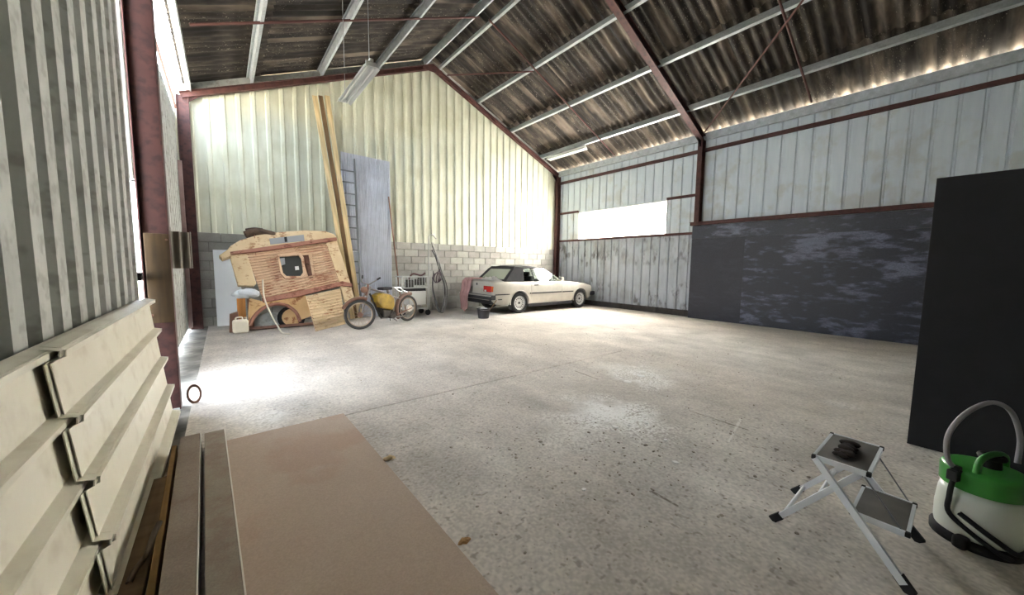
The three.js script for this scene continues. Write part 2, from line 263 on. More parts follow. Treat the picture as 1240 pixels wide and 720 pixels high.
// ---------------------------------------------------------------- left wall: near bays, open bay, far sheets
const toLeft = new THREE.Matrix4().makeBasis(V(0, 0, -1), V(0, 1, 0), V(1, 0, 0));
const wallLeft = struct('wall_left', null, null, 'side wall of weathered grey galvanised sheets');
const NEAR_END = -4.22;
for (let k = 0; k < 10; k++) { const u0 = -ZF + k * 0.99, u1 = Math.min(u0 + 1.0, -NEAR_END); if (u1 - u0 < 0.05) continue;
  part('cladding_sheet', ribSheet(trap(u0, u1, 0.25, 0.115, 0.028, 0.05, 0.06), -0.05, 4.61, 0.003, 0).applyMatrix4(toLeft), M.oldgalv, wallLeft).position.x = XL - 0.03 + (k % 2) * 0.004; }
for (const [z0, z1] of [[-5.22, -6.31], [-6.3, -7.36], [-7.35, -8.4], [-8.39, -9.45]]) part('cladding_sheet', ribSheet(trap(-z0, -z1, 0.25, 0.10, 0.028, 0.04, 0.1), 0.03, 4.02, 0.003, 0).applyMatrix4(toLeft), M.oldgalv, wallLeft).position.x = XL - 0.03;
part('lintel_sheet', ribSheet(trap(4.44, 5.23, 0.25, 0.10, 0.028, 0.04, 0.1), 2.0, 4.02, 0.003, 0).applyMatrix4(toLeft), M.oldgalv, wallLeft).position.x = XL - 0.03;
part('eaves_sun_block', span(-0.66, -0.30, 4.60, 4.612, -4.42, ZF), M.oldgalv, wallLeft);  // unseen strip added over the eaves gap to keep the sun out
// ---------------------------------------------------------------- front wall, behind the viewer
const wallFront = struct('wall_front', null, null, 'front gable wall of cream sheets');
for (const [x0, x1] of [[-0.62, 2.0], [2.0, CX], [CX, 7.2], [7.2, XW + 0.05]]) part('cladding_sheet', ribSheet(trap(x0, x1, 0.25, 0.055, 0.022, 0.032, -0.05), -0.05, (x) => roofY(x) + 0.06, 0.003, 0), M.cream, wallFront).position.z = ZF;
// ---------------------------------------------------------------- roof
const ceiling = struct('ceiling', null, null, 'steep roof of dark corrugated fibre-cement sheets');
const TH = Math.atan(SL), CT = Math.cos(TH), ST = Math.sin(TH);
const rows = [[9.78, 8.55], [8.70, 7.25], [7.40, 6.0], [6.15, CX + 0.02]], PITCHW = 0.177;
for (const side of [1, -1]) rows.forEach(([xa, xb], ri) => {
  const len = (xa - xb) / CT, per = 5, w = per * PITCHW, geo = ribSheet(sine(0, w + PITCHW * 0.55, PITCHW, 0.029, 10), 0, len, 0.006, 0.9);
  const n = Math.ceil((ZF - ZB + 0.5) / w), r = rng(70 + ri + side * 10);
  const base = new THREE.Matrix4().makeBasis(V(0, 0, -side), V(-side * CT, ST, 0), V(side * ST, CT, 0));
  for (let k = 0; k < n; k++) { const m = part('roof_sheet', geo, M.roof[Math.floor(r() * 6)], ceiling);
    const z = side > 0 ? ZF + 0.1 - k * w : ZB - 0.25 + k * w, x = side > 0 ? xa : ri ? 2 * CX - xa : 2 * CX - 9.66, lift = 0.036 + (3 - ri) * 0.0 + ri * 0.007 + (k % 2) * 0.003;
    m.matrixAutoUpdate = true; m.quaternion.setFromRotationMatrix(base);
    m.position.set(x + side * ST * lift, roofY(x) + CT * lift, z); } });
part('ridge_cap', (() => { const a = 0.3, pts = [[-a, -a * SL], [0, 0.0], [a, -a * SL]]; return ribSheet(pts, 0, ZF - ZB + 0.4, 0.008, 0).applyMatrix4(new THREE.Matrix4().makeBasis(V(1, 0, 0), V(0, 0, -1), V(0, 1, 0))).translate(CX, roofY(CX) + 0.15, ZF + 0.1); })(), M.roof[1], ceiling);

// ---------------------------------------------------------------- steel frame
function portal(z, label, mats, rx) {
  const t = thing('portal_frame', label, 'steel frame', [0, 0, z], 0, 'portal frames'), [colL, colR, raf] = mats;
  const hL = 4.36, RW = z > -5 ? 0.14 : 0.1, xl = -0.44, xr = rx;
  part('column', ibeam(V(xl, -0.02, 0), V(xl, hL, 0), V(0, 0, 1), V(1, 0, 0), 0.12, 0.18), colL, t);
  part('column', ibeam(V(xr, -0.02, 0), V(xr, hL + 0.1, 0), V(0, 0, 1), V(1, 0, 0), 0.12, 0.16), colR, t);
  const yb = (x) => 4.43 + SL * (Math.min(x, 2 * CX - x) + 0.28);
  for (const s of [1, -1]) { const x0 = s > 0 ? xr + 0.06 : xl - 0.02; part('rafter', ibeam(V(x0, yb(x0), 0), V(CX, yb(CX), 0), V(0, 0, 1), V(s * ST, CT, 0), RW, 0.11 + (RW - 0.1)), raf, t);
    const xk = s > 0 ? xr : xl, kn = poly([[0, 0.04], [0, -0.12], [0.05, -0.12], [0.26, 0.08], [0.26, 0.12]]), g = slab(kn, 0.012).translate(0, 0, -0.006);
    if (s > 0) g.scale(-1, 1, 1); part('knee_plate', uvm(g).translate(xk, 4.34, 0), raf, t); }
  part('apex_plate', slab(poly([[-0.28, -0.12], [0.28, -0.12], [0.28, -0.03], [0, 0.09], [-0.28, -0.03]]), 0.012).translate(CX, yb(CX) - 0.03, 0.05), raf, t);
  return t;
}
const frameA = portal(-9.32, 'red-brown steel portal frame standing against the block gable wall', [M.redox, M.redox, M.redox], 9.46);
const frameB = portal(-4.36, 'red-brown steel portal frame in mid-shed, its far column beside the black boards', [M.redox, M.redox, M.redox], 9.44);
// purlins: galvanised channels along the building
const words = ['ridge', 'first', 'second', 'third', 'eaves'];
function purlin(x, label, h = 0.15) { const side = x > CX ? 1 : -1, L = ZF - ZB + 0.05, w = 0.05, tk = 0.003;
  const g = join(box(tk, h, L), box(w, tk, L, w / 2, h / 2, 0), box(w, tk, L, w / 2, -h / 2, 0), box(tk, 0.016, L, w, h / 2 - 0.008, 0), box(tk, 0.016, L, w, -h / 2 + 0.008, 0));
  if (side < 0) g.scale(-1, 1, 1).index || 0; const m = uvm(g); if (side < 0) { const p = m.attributes.position; for (let i = 0; i < p.count; i += 3) for (const at of Object.values(m.attributes)) { const a = at.itemSize, s = at.array; for (let k = 0; k < a; k++) { const q = s[(i + 1) * a + k]; s[(i + 1) * a + k] = s[(i + 2) * a + k]; s[(i + 2) * a + k] = q; } } m.computeVertexNormals(); }
  m.rotateZ(-side * TH); m.computeVertexNormals();
  const o = solo('roof_purlin', m, M.galv, label, 'purlin', [x, roofY(x) - (h / 2 + 0.004) / CT, (ZF + ZB) / 2], 'roof purlins'); return o; }
[[4.82, 'ridge purlin on the side of the roof above the window wall'], [6.06, 'galvanised purlin next below the ridge on the window-side roof slope'], [7.31, 'galvanised purlin midway down the window-side roof slope'], [8.61, 'galvanised purlin carrying the tube lamp on the window-side roof slope']].forEach(([x, l]) => purlin(x, l));
[[4.42, 'ridge purlin on the roof side above the open bay'], [3.17, 'galvanised purlin next below the ridge on the open-bay roof slope'], [1.92, 'galvanised purlin midway down the open-bay roof slope'], [0.63, 'galvanised purlin lowest on the open-bay roof slope']].forEach(([x, l]) => purlin(x, l));
solo('eaves_beam', join(span(9.47, 9.475, 4.42, 4.60, ZB, ZF), span(9.475, 9.54, 4.595, 4.60, ZB, ZF), span(9.475, 9.54, 4.42, 4.425, ZB, ZF)), M.galv, 'grey galvanised eaves channel running above the window wall', 'eaves beam');
solo('eaves_beam', join(span(-0.31, -0.305, 4.46, 4.62, ZB, ZF), span(-0.38, -0.31, 4.615, 4.62, ZB, ZF), span(-0.38, -0.31, 4.46, 4.465, ZB, ZF)), M.galv, 'galvanised eaves channel above the open bay, bright sky beside it', 'eaves beam');
// wall rails
const rail = (x0, x1, y, h, z0, z1, m, label) => solo('wall_rail', join(span(x0, x1, y - h / 2, y + h / 2, z0, z1)), m, label, 'wall rail', undefined, 'wall rails');
rail(9.50, 9.57, 4.195, 0.075, ZB, ZF, M.redox, 'long red-brown wall rail just below the eaves of the window wall');
rail(9.50, 9.57, 3.13, 0.06, ZB, WZ0, M.redox, 'short upper wall rail between the gable corner and the window');
rail(9.50, 9.57, 2.165, 0.06, ZB, -4.42, M.redox, 'wall rail running under the strip window');
rail(9.50, 9.57, 3.13, 0.06, WZ1, -4.42, M.redox, 'short upper wall rail between the window and mid-shed column');
rail(-0.56, -0.53, 4.14, 0.025, ZB, -4.42, M.redox, 'wall rail under the open eaves of the far bay');
// struts and bracing
const tubeThing = (a, b, r, m, label) => solo('brace_tube', rod(a, b, r, 8), m, label, 'brace', undefined, 'roof bracing');
const und = (x, z, d = 0.17) => V(x, roofY(x) - d, z);
tubeThing(und(9.3, -6.83), und(CX + 0.1, -6.83), 0.021, M.redox, 'red tube down the window-side slope over the parked car');
tubeThing(und(9.3, -2.2), und(CX + 0.1, -2.2), 0.021, M.redox, 'red tube down the window-side slope above the black boards');
tubeThing(und(-0.2, -6.9), und(CX - 0.1, -6.9), 0.021, M.redox, 'red tube across the open-bay roof slope in the far bay');
tubeThing(und(9.3, -4.25, 0.2), und(6.06, -0.6, 0.2), 0.018, M.redox, 'diagonal brace rising from the knee of the mid-shed frame');
tubeThing(und(5.0, -9.2, 0.2), und(6.06, -6.9, 0.2), 0.018, M.redox, 'diagonal brace running from the gable ridge');
// black boards along the window-side wall
{ const x = 9.335; const bd = (n, z0, z1, y0, y1, m, label, d = 0) => solo(n, span(x + d, x + d + 0.018, y0, y1, z0, z1), m, label, 'board', undefined, 'black wall boards');
  bd('wall_board', -4.43, -3.23, 0, 2.0, M.blackA, 'plain matt black board beside the mid-shed column', 0.004);
  bd('wall_board', -3.226, 1.2, 0, 2.0, M.blackB, 'long scuffed black board with grey scrape patches');
  bd('wall_board', -4.43, 1.2, 2.004, 2.325, M.blackC, 'narrow rough blue-black board along the top of the others');  // top carried up to the rail, its black standing in for the shadow gap
  const t = thing('door_track', 'brown steel rail on brackets along the top of the black boards', 'rail', [9.29, 2.365, 0]);
  part('track', join(span(-0.03, 0.03, -0.035, 0.035, -4.46, 1.2), span(-0.05, 0.02, 0.035, 0.05, -4.46, 1.2)), M.redox, t);
  for (const z of [-4.1, -3.1, -2, -1.35, -0.9, 0.1]) part('bracket', span(-0.02, 0.26, -0.03, 0.03, z - 0.03, z + 0.03), M.galv, t); }
// ---------------------------------------------------------------- things against the gable wall
const woodMap = (a, b, seed, px = 1.2, ax = 14, ay = 1) => tex(512, (u, v) => { const n = fbm(u, v, 2, 5, seed, ax, ay), m = fbm(u, v, 5, 4, seed + 5); let c = mix3(a, b, 0.7 * n + 0.3 * m); const k = vnoise(u * 60, v * 4, seed + 9, 60, 4); return c.map((q) => q * (0.9 + 0.18 * k)); }, px);
M.pine = std({ map: woodMap([188, 164, 120], [220, 200, 158], 701), roughness: 0.8 });
M.oldwood = std({ map: woodMap([112, 88, 62], [158, 130, 96], 711), roughness: 0.9 });
M.greywood = std({ map: woodMap([124, 108, 94], [164, 148, 132], 721, 1.2, 3, 3), roughness: 0.95 });
const rustCream = (a, b, rust, seed, amount, p = 1.3) => std({ map: tex(512, (u, v) => { const n = fbm(u, v, 6, 5, seed), r = fbm(u, v, 10, 5, seed + 5), f = fbm(u, v, 30, 3, seed + 11, 1, 2); let c = mix3(a, b, n); c = mix3(c, rust, st(0.62 - amount, 0.8 - amount, 0.65 * r + 0.35 * f) * 0.8); return c; }, p), roughness: 0.75 });
M.vanCream = rustCream([204, 178, 138], [222, 200, 164], [140, 92, 62], 731, 0.06);
M.vanRib = rustCream([198, 164, 132], [216, 186, 154], [138, 84, 62], 751, 0.13);
M.vanOrange = rustCream([206, 164, 110], [224, 188, 138], [138, 78, 42], 771, 0.08);
M.vanRail = rustCream([150, 100, 82], [172, 122, 102], [110, 66, 48], 791, 0.1);
M.rust = rustCream([112, 80, 64], [140, 102, 84], [80, 54, 42], 811, 0.05, 0.8);
M.dull = matte(0x9a9c9e, 0.6, 0.3); M.alu = std({ color: 0x7d8286, roughness: 0.45, metalness: 0.6 }); M.chrome = std({ color: 0xc9cbce, roughness: 0.25, metalness: 0.9 });

// the van body section leans back on the wall: local x along the wall, y up its face, z out of its face
const LEAN = 0.33, LA = Math.atan(LEAN), VZ = -8.2;
const van = thing('van_body_section', 'rusty cream van body end with ribbed panel, dark window and wheel arch', 'van body', [1.1, 0, VZ]);
van.rotation.x = -LA;
const onVan = (px, py) => { const d = ray(px, py), t = (VZ - LEAN * EYE.y) / (d.z + LEAN * d.y); return [d.x * t - 1.1, (EYE.y + t * d.y) / Math.cos(LA)]; };
const vp = (list, d, z, m, name, bevel = 0.008, holes = [], parent = van, label) => part(name, slab(poly(list.map(([x, y]) => onVan(x, y)), holes.map((h) => h.map(([x, y]) => onVan(x, y)))), d, bevel).translate(0, 0, z), m, parent, label);
const Z = (list) => list.map(([x, y]) => [265 + x / 4.965, 265 + y / 4.965]); // read off an enlarged crop
const vanRoof = vp(Z([[12, 222], [60, 188], [75, 168], [130, 135], [230, 105], [370, 85], [520, 74], [640, 80], [690, 98], [706, 122], [640, 132], [300, 180], [80, 212], [22, 232]]), 0.16, -0.15, M.vanCream, 'roof_cap', 0.02, [], van, 'curved cream roof edge with rust spots');
vp(Z([[70, 203], [300, 170], [640, 122], [704, 116], [706, 130], [640, 140], [300, 190], [72, 216]]), 0.05, -0.005, M.vanRail, 'gutter_rail', 0.006);
{ const vent = vp(Z([[304, 122], [508, 98], [512, 134], [310, 156]]), 0.012, 0.02, M.dull, 'vent_plate', 0.003, [], vanRoof, 'grey metal plate in two halves');
  vp(Z([[392, 114], [406, 112], [410, 140], [396, 142]]), 0.02, 0.03, M.black, 'latch', 0.002, [], vanRoof); }
vp(Z([[68, 214], [165, 202], [220, 385], [205, 398], [118, 396]]), 0.08, -0.09, M.vanCream, 'corner_post', 0.012);
vp(Z([[648, 145], [706, 128], [770, 325], [812, 470], [760, 495], [728, 385]]), 0.08, -0.09, M.vanCream, 'corner_post', 0.012);
const win1 = Z([[362, 226], [480, 220], [496, 240], [507, 320], [490, 345], [405, 345], [385, 325]]), slot = Z([[498, 218], [540, 214], [566, 352], [552, 362], [540, 350]]);
const panel = vp(Z([[165, 204], [645, 146], [728, 386], [470, 455], [270, 495]]), 0.012, -0.02, M.vanRib, 'ribbed_panel', 0, [win1, slot]);
{ const A = [165, 204], B = [645, 146], C = [728, 386], D = [270, 495], n = 18, L = (a, b, f) => [a[0] + (b[0] - a[0]) * f, a[1] + (b[1] - a[1]) * f];
  const strip = (p, q) => { const [a, b] = Z([p, q]).map(([x, y]) => onVan(x, y)); const g = rod(V(a[0], a[1], -0.006), V(b[0], b[1], -0.006), 0.0165, 6); part('rib', g, M.vanRib, panel); };
  for (let j = 0; j < n; j++) { const f = (j + 0.6) / n, p = L(A, D, f), q = L(B, C, f), cut = []; const at = (x) => L(p, q, (x - p[0]) / (q[0] - p[0]));
    const y = at(440)[1]; if (y > 214 && y < 362) { strip(p, at(350 + (y - 220) * 0.3)); strip(at(560 + (y - 220) * 0.12), q); } else strip(p, q); }
  const fr = part('window_frame', slab(poly(Z([[350, 216], [488, 208], [508, 234], [520, 328], [498, 357], [398, 358], [374, 332]]).map(([x, y]) => onVan(x, y)), [win1.map(([x, y]) => onVan(x, y))]), 0.03, 0.006).translate(0, 0, -0.004), M.vanRib, panel);
  part('window_pane', slab(poly(win1.map(([x, y]) => onVan(x, y))), 0.006).translate(0, 0, -0.03), std({ color: 0x4a4b48, roughness: 0.25 }), panel, 'dark grey window panel');
  vp(Z([[458, 284], [480, 281], [484, 303], [461, 306]]), 0.002, -0.022, M.white, 'sticker', 0, [], panel, 'small white sticker'); vp(Z([[368, 238], [394, 234], [398, 270], [374, 278]]), 0.02, -0.02, M.dull, 'catch', 0.004, [], panel);
  vp(Z([[490, 208], [548, 202], [578, 356], [548, 374], [520, 360], [508, 300]]), 0.02, -0.10, M.rust, 'slot_back', 0, [], panel); }
vp(Z([[262, 480], [470, 440], [740, 378], [800, 392], [800, 408], [735, 402], [470, 468], [268, 500]]), 0.05, -0.01, M.vanRail, 'waist_rail', 0.006);
const lower = vp(Z([[185, 475], [268, 495], [470, 455], [520, 455], [555, 580], [500, 600], [470, 545], [420, 508], [350, 498], [285, 520], [230, 565], [195, 620], [180, 640], [178, 560]]), 0.03, -0.06, M.vanOrange, 'lower_side', 0.006, [], van, 'ochre lower side with wheel arch');
{ const arc = Z([[188, 640], [210, 590], [265, 535], [340, 510], [410, 520], [465, 560], [490, 615]]).map(([x, y]) => { const [a, b] = onVan(x, y); return V(a, b, -0.02); }); part('arch_lip', tube(arc, 0.032, 24, 8), M.vanRail, lower);
  const inn = vp(Z([[205, 620], [240, 570], [300, 545], [385, 545], [385, 640], [200, 650]]), 0.02, -0.3, M.oldgalv, 'inner_panel', 0.004); 
  const [hx, hy] = onVan(...Z([[445, 580]])[0]), hub = part('wheel_drum', lathe([[0.02, 0], [0.1, 0], [0.11, 0.02], [0.15, 0.03], [0.17, 0.06], [0.17, 0.1], [0.0, 0.1]], 20).rotateX(Math.PI / 2).translate(hx, hy, -0.26), M.vanOrange, van, 'rusty wheel drum inside the arch');
  part('tyre', new THREE.TorusGeometry(0.2, 0.045, 10, 24).translate(hx, hy, -0.22), M.rubber, hub);
  part('underside', box(1.5, 0.05, 0.4, -0.1, 0.10, -0.34), M.rust, van); }
{ const flap = new THREE.Group(); // lower door panel, swung out at its foot
  const Q = Z([[520, 465], [728, 420], [760, 628], [582, 675]]), top = [onVan(...Q[0]), onVan(...Q[1])], dz = 0.34, dn = (q) => { const s = onVan(...q), t = onVan(q[0] - 0, q[1] - 6); return s; };
  const tl = V(top[0][0], top[0][1], 0.03), tr = V(top[1][0], top[1][1], 0.03), toLocal = (p) => van.worldToLocal(p); van.updateMatrixWorld(true);
  const bl = toLocal(onY(382, 400.5, 0.012)), br = toLocal(onY(418.5, 391.5, 0.012));
  const g = new THREE.BufferGeometry(), nrm = V().crossVectors(tr.clone().sub(tl), bl.clone().sub(tl)).normalize().multiplyScalar(-1), t = 0.022, f = [tl, tr, br, bl], k = f.map((p) => p.clone().addScaledVector(nrm, -t)), P = [], q4 = (a, b, c, d) => { for (const p of [a, b, c, a, c, d]) P.push(p.x, p.y, p.z); };
  q4(f[0], f[3], f[2], f[1]); q4(k[0], k[1], k[2], k[3]); for (let i = 0; i < 4; i++) q4(f[i], f[(i + 1) % 4], k[(i + 1) % 4], k[i]);
  g.setAttribute('position', new THREE.Float32BufferAttribute(P, 3)); g.computeVertexNormals(); const fl = part('lower_door', uvm(g), M.vanCream, van, 'pale ribbed lower door panel swung outwards');
  for (let j = 1; j < 12; j++) { const a = tl.clone().lerp(bl, j / 12).addScaledVector(nrm, 0.003), b = tr.clone().lerp(br, j / 12).addScaledVector(nrm, 0.003); part('rib', rod(a.lerp(b, 0.03), b, 0.012, 6), M.vanCream, fl); } }
part('stay_pipe', tube([[318, 338], [320, 360], [328, 380], [336, 394], [342, 402.5], [352, 404]].map(([x, y], i) => { const w = i >= 4 ? onY(x, y, 0.02) : onZ(x, y, [-8.36, -8.28, -8.1, -7.95][i]); return van.worldToLocal(w); }), 0.014, 24, 6), matte(0xd9d0bd, 0.6), van, 'pale bent pipe');
{ const t = thing('rolled_tarpaulin', 'brown rolled tarpaulin lying on top of the rusty van body', 'tarpaulin'); const a = onZ(297, 284, -8.85), b = onZ(334, 285.5, -8.85), mid = onZ(316, 281, -8.85);
  part('roll', tube([a, onZ(306, 281.5, -8.87), mid, b], 0.075, 20, 10), std({ color: 0x7a6250, map: GR.dirt, roughness: 0.95 }), t); part('fold', tube([onZ(298, 280, -8.9), onZ(308, 278.5, -8.9), onZ(318, 279.5, -8.92)], 0.055, 14, 8), std({ color: 0x5d4638, map: GR.dirt, roughness: 0.95 }), t);
  part('cord', tube([onZ(308, 284, -8.75), onZ(309, 292, -8.75), onZ(309.5, 304, -8.68), onZ(310, 309, -8.62)], 0.006, 12, 5), M.vanRail, t); }
// white board on the blocks, timber stub, white wrap, jerrycan
{ const a = onZ(257.5, 302, -9.34), b = onZ(284, 393, -9.3);
  solo('white_board', rbox(0.42, a.y, 0.018, 0.003, 0, a.y / 2, 0, 1), matte(0xeef2f6, 0.45), 'tall smooth white board propped on the block wall', 'board', [a.x + 0.21, 0, -9.335]).rotation.x = -0.012; }
{ const p = onY(292, 403.5), t = thing('jerrycan', 'small off-white plastic jerrycan on the floor beside the van body', 'jerrycan', [p.x, 0, p.z - 0.05], 0.1), m = std({ color: 0xe9dfca, roughness: 0.5 });
  part('can_body', rbox(0.235, 0.25, 0.15, 0.045, 0, 0.126, 0, 4), m, t); part('handle', tube([V(-0.07, 0.245, 0), V(-0.06, 0.285, 0), V(0.02, 0.29, 0), V(0.03, 0.245, 0)], 0.014, 16, 8), m, t); part('cap', new THREE.CylinderGeometry(0.024, 0.026, 0.035, 14).translate(0.075, 0.268, 0), matte(0xb8a78e, 0.5), t); }
solo('timber_stub', rbox(0.13, 0.62, 0.05, 0.004, 0, 0.31, 0, 1), std({ map: woodMap([176, 112, 52], [206, 146, 82], 841), roughness: 0.8 }), 'orange-brown upright timber offcut behind the jerrycan', 'timber', [0.24, 0, -8.42]);
solo('rusty_post', rbox(0.09, 0.6, 0.05, 0.004, 0, 0.3, 0, 1), M.rust, 'short rusty upright post between the timber offcut and wheel arch', 'post', [0.38, 0, -8.45]);
solo('scrap_bracket', slab(poly([[0, 0], [0.13, 0], [0.13, 0.36], [0.02, 0.32]]), 0.1, 0.01), M.rust, 'brown rusty scrap bracket standing behind the jerrycan', 'bracket', [0.05, 0.01, -8.47]);
{ const c = onZ(297, 350, -8.42), g = new THREE.SphereGeometry(0.2, 24, 16), p = g.attributes.position, r = rng(44); for (let i = 0; i < p.count; i++) { const x = p.getX(i), y = p.getY(i), z = p.getZ(i), n = 0.75 + 0.5 * vnoise(6 + x * 22, 6 + (y + z) * 22, 851, 40, 40); p.setXYZ(i, x * 1.05 * n, y * 0.42 * n - Math.abs(x) * 0.12, z * 0.55 * n); } g.computeVertexNormals();
  solo('plastic_wrap', g, matte(0xd9dde2, 0.4), 'crumpled white plastic wrap resting on the timber offcuts', 'plastic wrap', [c.x + 0.02, 0.715, c.z]); }
// tall planks
{ const mk = (pxt, pxb, w, label, m, dz) => { const a = onZ(pxt, 116, -9.31 + dz), b0 = onZ(pxb, 350, -8.93 + dz), d = a.clone().sub(b0), b = b0.clone().addScaledVector(d, -(b0.y - 0.01) / d.y); const g = uvm(new THREE.BoxGeometry(w, a.distanceTo(b), 0.03)); const q = new THREE.Quaternion().setFromRotationMatrix((() => { const y = a.clone().sub(b).normalize(), x = V(1, 0, 0).addScaledVector(y, -y.x).normalize(), z = V().crossVectors(x, y); return new THREE.Matrix4().makeBasis(x, y, z); })());
    const o = solo('timber_plank', g.translate(0, a.distanceTo(b) / 2, 0), m, label, 'plank', [b.x, b.y, b.z]); o.quaternion.copy(q); };
  mk(381, 421, 0.10, 'long pale timber plank leaning on the gable, outermost of three', M.pine, 0.0); mk(388, 426.5, 0.085, 'long dark-edged timber plank leaning between two paler planks', M.oldwood, -0.035); mk(396, 431, 0.10, 'long pale timber plank leaning beside the aluminium ladder', M.pine, -0.002); }
// tall ribbed sheet, ladder and rusty pole
{ const a = onZ(407, 182, -9.345), b = onZ(466, 193, -9.345), w = b.x - a.x + 0.03, h = a.y, pts = trap(0, w, 0.05, 0.02, 0.008, 0.009), lean = 0.065;
  const o = solo('ribbed_sheet', ribSheet(pts, 0, h / Math.cos(lean), 0.003, 0), std({ color: 0xd2d6e2, map: grain(61, 4, 206, 2.4, 1, 1), roughness: 0.32, metalness: 0.35 }), 'tall ribbed silvery sheet leaning upright on the gable behind the moped', 'metal sheet', [a.x + 0.01, 0.0, -9.36 + Math.tan(lean) * h]); o.rotation.x = -lean; o.rotation.z = -0.022; }
{ const lean = 0.075, t = thing('ladder', 'aluminium ladder leaning against the tall ribbed sheet', 'ladder', [2.37, 0, -8.98]); t.rotation.x = -lean; const top = onZ(427, 192, -9.25).y / Math.cos(lean);
  for (const s of [-1, 1]) part('side_rail', box(0.028, top, 0.06, s * 0.185, top / 2, 0), M.alu, t); for (let y = 0.28; y < top - 0.1; y += 0.265) part('rung', new THREE.CylinderGeometry(0.015, 0.015, 0.36, 10).rotateZ(Math.PI / 2).translate(0, y, 0), M.alu, t); }
{ const a = onZ(470.5, 238, -9.3), b = V(3.55, 0, -8.95); solo('rusty_pole', rod(b, a, 0.018, 8), M.rust, 'thin rusty pole leaning beside the tall ribbed sheet', 'pole'); }
